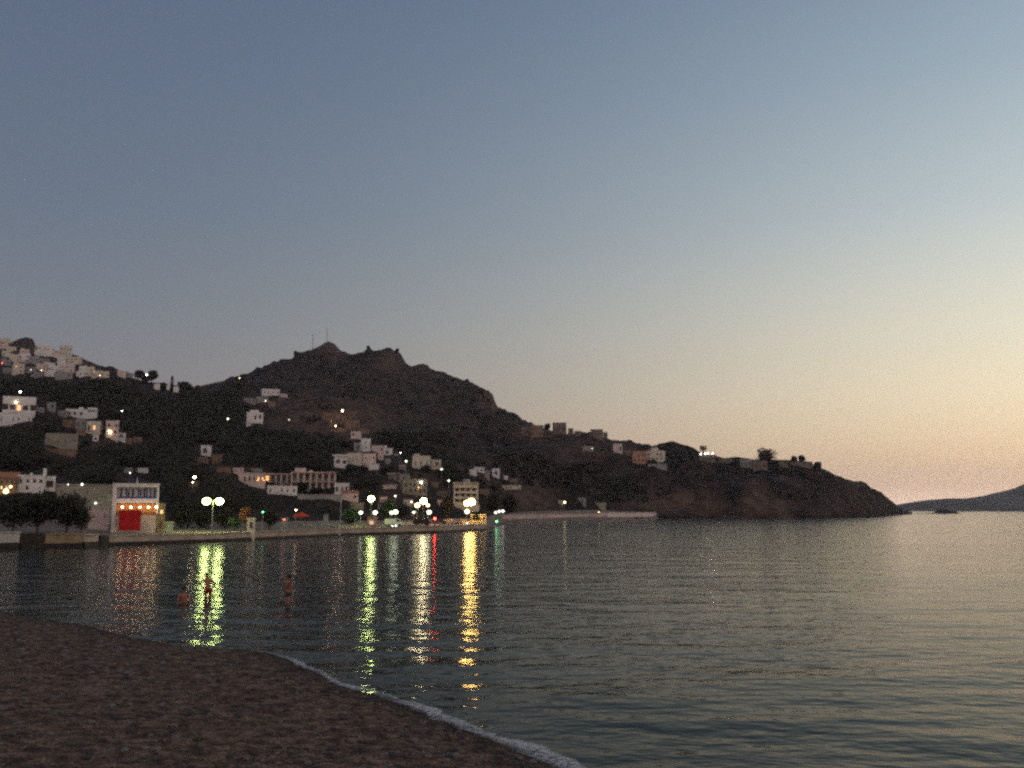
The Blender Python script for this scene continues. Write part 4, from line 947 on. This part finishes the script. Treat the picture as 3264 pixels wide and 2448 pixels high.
def radio_mast(px, pt, label, Y=1296, wdt=1.2):
    g = at(px, 1110, Y); zt = at(px, pt, Y).z; g.z = terr(px, Y)-2; h = zt-g.z; root = empty('radio_mast', g); tag(root, label, 'radio mast', 'radio masts on the summit')
    b = MB(); s = wdt/2
    for a in range(3):
        q = a*2*math.pi/3; b.tube((s*math.cos(q), s*math.sin(q), 0), (s*.5*math.cos(q), s*.5*math.sin(q), h), .16, .12, 4)
        for i in range(int(h/2)):
            q2 = q+2*math.pi/3; z = i*2
            b.tube((s*math.cos(q), s*math.sin(q), z), (s*math.cos(q2), s*math.sin(q2), z+2), .07, n=3)
    b.build('lattice', METAL, root)
    MB().tube((0, 0, h*.98), (0, 0, h+2.5), .1, n=4).build('antenna', METAL, root)
radio_mast(996, 1066, 'thin lattice mast on the left shoulder of the rocky summit')
radio_mast(1041, 1046, 'taller thin lattice mast on top of the rocky summit')

# ------------------------------------------------------------------ trees
def leaves(V, F, c, r, n, s, R_, squash=.8):
    for _ in range(n):
        while True:
            q = Vector((R_.uniform(-1, 1), R_.uniform(-1, 1), R_.uniform(-1, 1)))
            if .25 < q.length < 1: break
        p = Vector((c[0]+q.x*r, c[1]+q.y*r, c[2]+q.z*r*squash))
        a = Vector((R_.gauss(0, 1), R_.gauss(0, 1), R_.gauss(0, 1))).normalized(); b = a.orthogonal().normalized(); d = a.cross(b)
        k = s*R_.uniform(.6, 1.3); i = len(V)
        V += [tuple(p+b*k), tuple(p-b*k*.5+d*k*.8), tuple(p-b*k*.6-d*k*.8)]
        F.append((i, i+1, i+2))
def tree(px, pb, hpx, wpx, label, kind='round', Y=None, m=None, name=None, cat='tree', group=None, seed=0):
    R_ = random.Random(seed+int(px*7+pb)); p = (Vector((at(px, pb, Y).x, Y, at(px, pb, Y).z)) if Y else ground_at(px, pb))
    k = mpp(p.y); h, wd = hpx*k, wpx*k
    root = empty(name or ('cypress' if kind == 'cypress' else 'tree'), p, R_.uniform(0, 6)); tag(root, label, cat, group)
    V, F = [], []
    if kind == 'cypress':
        for i in range(16):
            t = i/15; r = wd*.5*(math.sin(math.pi*min(1, t*.85+.12))**.7)+.05
            leaves(V, F, (R_.uniform(-.1, .1)*wd, R_.uniform(-.1, .1)*wd, h*(.08+.88*t)), r, 45, wd*.10, R_, 1.2)
        base = .12
    else:
        low = {'bush': .15, 'dome': -.05}.get(kind, .30)
        n = 20
        for i in range(n):
            a = R_.uniform(0, 6.28); rr = R_.uniform(.1, .62)*wd*.5*1.1; z = h*(low+(1-low)*R_.uniform(.12, .80))
            sh = 1-.45*abs((z/h-low)/(1-low)-.42)*2
            leaves(V, F, (math.cos(a)*rr*sh, math.sin(a)*rr*sh, z), min(wd*.27, h*.36)*R_.uniform(.8, 1.15), 85, max(.10, wd*.035, p.y*.0006), R_)
        leaves(V, F, (0, 0, h*(low+.4)), min(wd*.42, h*.40), 420, wd*.05, R_)
        base = low
    me = bpy.data.meshes.new('crown'); me.from_pydata(V, [], F); link('crown', me, m or (CYP if kind == 'cypress' else LEAF), root)
    b = MB(); b.tube((0, 0, -.8), (0, 0, h*(base+.35)), max(.1, h*.03), max(.05, h*.014))
    if kind != 'cypress':
        for i in range(5):
            a = i*1.26+R_.uniform(-.3, .3); b.tube((0, 0, h*base*.8), (math.cos(a)*wd*.26, math.sin(a)*wd*.26, h*(base+.35)), h*.014, h*.005, 5)
    b.build('trunk', BARK, root)
    return root
GR = 'trees on the left ridge'; GQ = 'trees along the waterfront'; GM = 'trees between the houses'
tree(443, 1216, 34, 42, 'round tree left of the bright lamp on the left ridge', group=GR)
tree(485, 1222, 40, 40, 'round tree right of the bright lamp on the left ridge', group=GR)
tree(464, 1224, 26, 34, 'lower round tree under the bright ridge lamp', group=GR)
tree(547, 1241, 44, 13, 'slim dark cypress standing on the skyline', 'cypress', group=GR)
tree(518, 1240, 20, 25, 'small round tree left of the skyline cypress', 'bush', group=GR)
tree(585, 1242, 26, 46, 'broad tree right of the skyline cypress', 'bush', group=GR)
tree(602, 1244, 18, 34, 'low tree at the saddle before the mountain', 'bush', group=GR)
tree(630, 1244, 14, 30, 'low rusty bush in the saddle before the mountain', 'bush', m=LEAFR, group=GR)
tree(327, 1404, 66, 19, 'tall dark cypress between the cream and the pinkish house', 'cypress', group=GM)
tree(40, 1694, 122, 140, 'big dark tamarisk at the left edge of the quay', 'bush', Y=166, name='tamarisk', group=GQ)
tree(118, 1696, 132, 160, 'biggest dark tamarisk, middle one of the left clump', 'bush', Y=170, name='tamarisk', group=GQ)
tree(212, 1696, 132, 140, 'dark tamarisk at the right side of the left clump', 'bush', Y=172, name='tamarisk', group=GQ)
tree(258, 1700, 86, 66, 'smaller tamarisk before the peach walled annexe', 'bush', Y=172, name='tamarisk', group=GQ)
tree(575, 1690, 92, 96, 'dark tree left of the twin headed street lamp', 'bush', Y=204, group=GQ)
tree(640, 1688, 60, 80, 'low dark tree directly behind the twin headed street lamp', 'bush', Y=206, group=GQ)
tree(718, 1686, 70, 84, 'dark tree just right of the twin headed street lamp', 'bush', Y=206, group=GQ)
tree(781, 1692, 78, 40, 'small reddish brown tree beside the narrow white kiosk', 'round', Y=192, m=LEAFR, group=GQ)
tree(858, 1684, 60, 70, 'dark tree left of the pale quay hut', 'bush', Y=212, group=GQ)
tree(748, 1688, 36, 50, 'greenish bush left of the reddish brown tree', 'bush', Y=196, m=LEAFG, group=GQ)
tree(962, 1574, 36, 48, 'round dark tree in front of the arcaded hotel', 'bush', group=GM)
tree(1010, 1574, 18, 70, 'low hedge like bush under the arcaded hotel', 'bush', group=GM)
tree(1116, 1682, 66, 62, 'green tree left of the orange kiosk', 'bush', Y=256, m=LEAFG, group=GQ)
tree(1236, 1662, 74, 66, 'green tree between the kiosk and the white lamp pair', 'bush', Y=278, m=LEAFG, group=GQ)
tree(1284, 1660, 60, 54, 'dark tree right of the white lamp pair', 'bush', Y=284, group=GQ)
tree(1424, 1648, 74, 52, 'dark tree left of the four storey hotel', 'bush', Y=316, group=GQ)
tree(1568, 1640, 66, 76, 'broad dark tree right of the four storey hotel', 'bush', Y=350, group=GQ)
tree(1622, 1634, 56, 76, 'second broad dark tree further right of the hotel', 'bush', Y=496, group=GQ)
tree(1520, 1660, 20, 36, 'low green bush at the harbour shed', 'bush', Y=300, m=LEAFG, group=GQ)
tree(1118, 1512, 30, 60, 'dark tree below the white overhanging roof house', 'bush', group=GM)
tree(1150, 1520, 34, 52, 'dark tree below the yellowish mid slope house', 'bush', group=GM)
tree(1232, 1516, 30, 60, 'dark tree right of the white ramp shaped outbuilding', 'bush', group=GM)
tree(1358, 1506, 24, 34, 'dark tree before the pale yellow house', 'bush', group=GM)
tree(2444, 1476, 50, 74, 'big round domed tree on the headland skyline', 'dome', m=mat('dusty_foliage', (.14, .11, .085), (.09, .07, .055), scale=.6), seed=4)
tree(2532, 1476, 22, 22, 'small skyline shrub left of three on the headland', 'bush', cat='shrub', name='shrub', group='shrubs on the headland')
tree(2556, 1478, 26, 22, 'middle skyline shrub of three on the headland', 'bush', cat='shrub', name='shrub', group='shrubs on the headland')
tree(2606, 1500, 30, 28, 'round skyline shrub at the edge of the headland drop', 'bush', cat='shrub', name='shrub', group='shrubs on the headland')
tree(1174, 1118, 14, 12, 'tiny skyline bush on the rocky summit ridge', 'bush', cat='shrub', name='shrub')
tree(1266, 1126, 16, 12, 'tiny skyline bush right of the rocky summit ridge', 'bush', cat='shrub', name='shrub')
tree(1745, 1372, 20, 22, 'dark skyline bush before the ruined square house', 'bush', cat='shrub', name='shrub')
tree(942, 1136, 14, 14, 'small skyline bush left below the summit masts', 'bush', cat='shrub', name='shrub')

def build_woods():
    R_ = random.Random(11); V, F = [], []
    n = 0; tries = 0
    while n < 4300 and tries < 60000:
        tries += 1
        z_ = R_.random()
        if z_ < .55: px, py = R_.uniform(-300, 780), R_.uniform(1206, 1640)
        elif z_ < .72: px, py = R_.uniform(700, 1450), R_.uniform(1390, 1640)
        elif z_ < .80: px, py = R_.uniform(1400, 2080), R_.uniform(1440, 1610)
        else: px, py = R_.uniform(640, 2620), R_.uniform(1130, 1600)
        if px > 330 and py < 1238 and px < 760: continue
        if py < lerp1(RIDGE, px)+6 or (395 < px < 700 and py < 1264): continue
        g = ground_at(px, py)
        if g.y > 1350 or terr(px, g.y) < 2.5: continue
        k = mpp(g.y); dense = z_ < .72
        if noise.noise(Vector((g.x*.012, g.y*.012, 5))) < (-.42 if dense else .0): continue
        h = R_.uniform(3.2, 7.5) if dense else R_.uniform(1.5, 3.5); hp = h/k; wp = hp*.6
        if any(a-wp-2 < px < b+wp+2 and c-2 < py < d+hp+1 for a, b, c, d in RECTS): continue
        s = max(.28, g.y*.0011)
        for c in range(3):
            leaves(V, F, (g.x+R_.uniform(-.3, .3)*h, g.y+R_.uniform(-.3, .3)*h, g.z+h*R_.uniform(.35, .62)), h*.36, 16, s, R_, .9)
        leaves(V, F, (g.x, g.y, g.z+h*.4), h*.42, 14, s*1.4, R_, .9)
        n += 1
    me = bpy.data.meshes.new('woodland'); me.from_pydata(V, [], F)
    o = link('woodland', me, LEAF); tag(o, 'dark mass of trees and scrub covering the slopes around the houses', 'woodland', kind='stuff')
build_woods()

# ------------------------------------------------------------------ bathers
def skin_mesh(joints, edges, root_i=0):
    me = bpy.data.meshes.new('sk'); me.from_pydata([j[0] for j in joints], edges, [])
    o = bpy.data.objects.new('sk', me); col.objects.link(o)
    md = o.modifiers.new('s', 'SKIN'); md.use_smooth_shade = True
    sv = me.skin_vertices[0].data
    for i, j in enumerate(joints):
        r = j[1]; sv[i].radius = (r, r) if isinstance(r, (int, float)) else r
        sv[i].use_root = (i == root_i)
    sb = o.modifiers.new('d', 'SUBSURF'); sb.levels = 2; sb.render_levels = 2
    dg = bpy.context.evaluated_depsgraph_get(); ev = o.evaluated_get(dg); out = bpy.data.meshes.new_from_object(ev)
    bpy.data.objects.remove(o); return out
def person(px, pw, Y0, label, pose, shorts, hair, face=0.0):
    """pw = photo row of the waterline at the figure; pose gives joints relative to the hips"""
    g = ground0(px, pw); root = empty('person', g, face); root.scale = (1.3, 1.3, 1.3); tag(root, label, 'person')
    J, E, idx = [], [], {}
    def j(n, p, r): idx[n] = len(J); J.append((Vector(p), r)); return idx[n]
    P = pose
    for n, (p, r) in P.items(): j(n, p, r)
    for a, b in (('pelvis', 'belly'), ('belly', 'chest'), ('chest', 'neckb'), ('neckb', 'neck'), ('neck', 'head'), ('head', 'crown_'),
                 ('chest', 'shL'), ('shL', 'elL'), ('elL', 'wrL'), ('wrL', 'haL'), ('chest', 'shR'), ('shR', 'elR'), ('elR', 'wrR'), ('wrR', 'haR'),
                 ('pelvis', 'hiL'), ('hiL', 'knL'), ('knL', 'anL'), ('anL', 'toL'), ('pelvis', 'hiR'), ('hiR', 'knR'), ('knR', 'anR'), ('anR', 'toR')):
        E.append((idx[a], idx[b]))
    body = skin_mesh(J, E, idx['pelvis'])
    bm = bmesh.new(); bm.from_mesh(body)
    fingers = []
    for sd in ('L', 'R'):
        wv, hv = J[idx['wr'+sd]][0], J[idx['ha'+sd]][0]; d = (hv-wv).normalized(); s = d.orthogonal().normalized()
        if abs(s.z) > .7: s = d.cross(s)
        up = d.cross(s)
        for i in range(5):
            if i < 4:
                b0 = hv+s*(i-1.5)*.021; L_ = (.072, .080, .076, .060)[i]; pts = [b0-d*.03, b0+d*.03, b0+d*(.03+L_*.5)-up*.008, b0+d*(.03+L_)*1.0-up*.026]
            else: b0 = wv+d*.03+s*.03; pts = [b0, b0+s*.03+d*.03, b0+s*.042+d*.062, b0+s*.044+d*.088]
            fm = skin_mesh([(q, .0095-.0008*c) for c, q in enumerate(pts)], [(0, 1), (1, 2), (2, 3)])
            bm.from_mesh(fm)
    # face: nose, ears, brow
    hd = J[idx['head']][0]; f = Vector(P.get('_f', ((0, -1, 0), 0))[0]) if False else FWD
    sdv = Vector((0, 0, 1)).cross(f).normalized()
    def blob(c, r, sq):
        k = bmesh.ops.create_icosphere(bm, subdivisions=2, radius=1)
        for v in k['verts']: v.co = Vector((v.co.x*sq[0], v.co.y*sq[1], v.co.z*sq[2]))*r+c
    blob(hd+f*.098+Vector((0, 0, .0)), .018, (1, 1, 1.5)); blob(hd+f*.088-Vector((0, 0, .048)), .018, (1.4, 1.0, .5))
    for s_ in (-1, 1): blob(hd+sdv*s_*.082, .024, (.5, .7, 1.2)); blob(hd+f*.083+sdv*s_*.032+Vector((0, 0, .025)), .012, (1, .7, .6))
    me = bpy.data.meshes.new('body'); bm.to_mesh(me); bm.free()
    for q in me.polygons: q.use_smooth = True
    link('body', me, mat('tanned_skin', (.40, .16, .105), (.32, .12, .08), scale=6, rough=.45), root)
    b = MB(); b.ball(hd+Vector((0, 0, .045))-f*.022, .108, 2, (.92, 1.0, .98), jit=.02); b.build('hair', mat('dark_hair', (.02, .013, .01), scale=20), root, True)
    pv = J[idx['pelvis']][0]
    sj = [(pv+Vector((0, 0, .06)), .165), (pv, .175), (J[idx['hiL']][0].lerp(J[idx['knL']][0], .1), .108), (J[idx['hiL']][0].lerp(J[idx['knL']][0], .5), .10), (J[idx['hiR']][0].lerp(J[idx['knR']][0], .1), .108), (J[idx['hiR']][0].lerp(J[idx['knR']][0], .5), .10)]
    sm = skin_mesh(sj, [(0, 1), (1, 2), (2, 3), (1, 4), (4, 5)], 1); link('swim_shorts', sm, shorts, root)
    return root
FWD = Vector((0, -1, 0))
def stand(depth, lean=(0, 0), arms='hips', sit=0.0, sc_=1.0):
    """depth = how far the hips sit above (+) the water; x is sideways, -y faces the camera"""
    z = depth; lx, ly = lean
    d = dict(pelvis=((0, 0, z), (.16, .11)), belly=((lx*.2, ly*.2, z+.16), (.135, .10)), chest=((lx*.55, ly*.55, z+.40), (.175, .12)), neckb=((lx*.8, ly*.8, z+.55), (.075, .07)),
             neck=((lx*.9, ly*.9, z+.61), .058), head=((lx, ly-.02, z+.72), (.078, .095)), crown_=((lx, ly, z+.80), (.070, .082)),
             shL=((lx*.62-.20, ly*.62, z+.49), .062), shR=((lx*.62+.20, ly*.62, z+.49), .062),
             hiL=((-.10, 0, z-.08), .098), knL=((-.12, -.03, z-.50), .062), anL=((-.13, 0, z-.92), .042), toL=((-.14, -.16, z-.97), .035),
             hiR=((.10, 0, z-.08), .098), knR=((.13, -.02, z-.50), .062), anR=((.15, .02, z-.92), .042), toR=((.16, -.14, z-.97), .035))
    if arms == 'hips':
        d.update(elL=((lx*.4-.40, .02, z+.26), .044), wrL=((-.24, -.06, z+.06), .032), haL=((-.19, -.09, z+.01), (.036, .02)),
                 elR=((lx*.4+.40, .02, z+.26), .044), wrR=((.25, -.06, z+.06), .032), haR=((.20, -.09, z+.01), (.036, .02)))
    elif arms == 'reach':
        d.update(elL=((lx*.6-.10, -.20, z+.28), .044), wrL=((lx*.8+.12, -.28, z+.36), .032), haL=((lx*.8+.20, -.30, z+.40), (.036, .02)),
                 elR=((lx*.6+.36, -.04, z+.38), .044), wrR=((lx*.8+.52, -.08, z+.56), .032), haR=((lx*.8+.58, -.09, z+.62), (.036, .02)))
    else:
        d.update(elL=((lx*.6-.28, -.05, z+.22), .044), wrL=((-.26, -.16, z+.02), .032), haL=((-.25, -.20, z-.06), (.036, .02)),
                 elR=((lx*.6+.28, -.05, z+.22), .044), wrR=((.28, -.14, z+.02), .032), haR=((.28, -.18, z-.06), (.036, .02)))
    return d
RS = mat('red_swim_shorts', (.35, .02, .02), scale=3); DS = mat('dark_swim_shorts', (.04, .03, .05), scale=3)
person(662, 1903, 0, 'bather standing thigh deep with hands on hips, in front of the twin lamp reflections', stand(.42, (-.10, 0), 'hips'), RS, None, .15)
person(918, 1922, 0, 'bather leaning sideways with one arm out, alone right of the twin reflections', stand(.55, (.26, -.05), 'reach'), DS, None, -1.1)
person(586, 1918, 0, 'bather crouching waist deep with only the upper body showing, leftmost of three', stand(-.12, (-.05, -.14), 'down'), DS, None, .5)

# ------------------------------------------------------------------ air
def build_haze():
    b = MB(); b.box(-12500, 12500, -70, 10000, -4, 420)
    m = bpy.data.materials.new('air'); m.use_nodes = True; nt = m.node_tree; nt.nodes.remove(nt.nodes['Principled BSDF'])
    v = nt.nodes.new('ShaderNodeVolumePrincipled'); v.inputs['Density'].default_value = .00006; v.inputs['Color'].default_value = (.84, .80, .84, 1); v.inputs['Anisotropy'].default_value = .3
    nt.links.new(v.outputs[0], nt.nodes['Material Output'].inputs['Volume'])
    o = b.build('haze', m); tag(o, 'thin dusk haze over the bay', 'haze', kind='stuff'); o.visible_shadow = True
build_haze()
sc.cycles.volume_bounces = 0
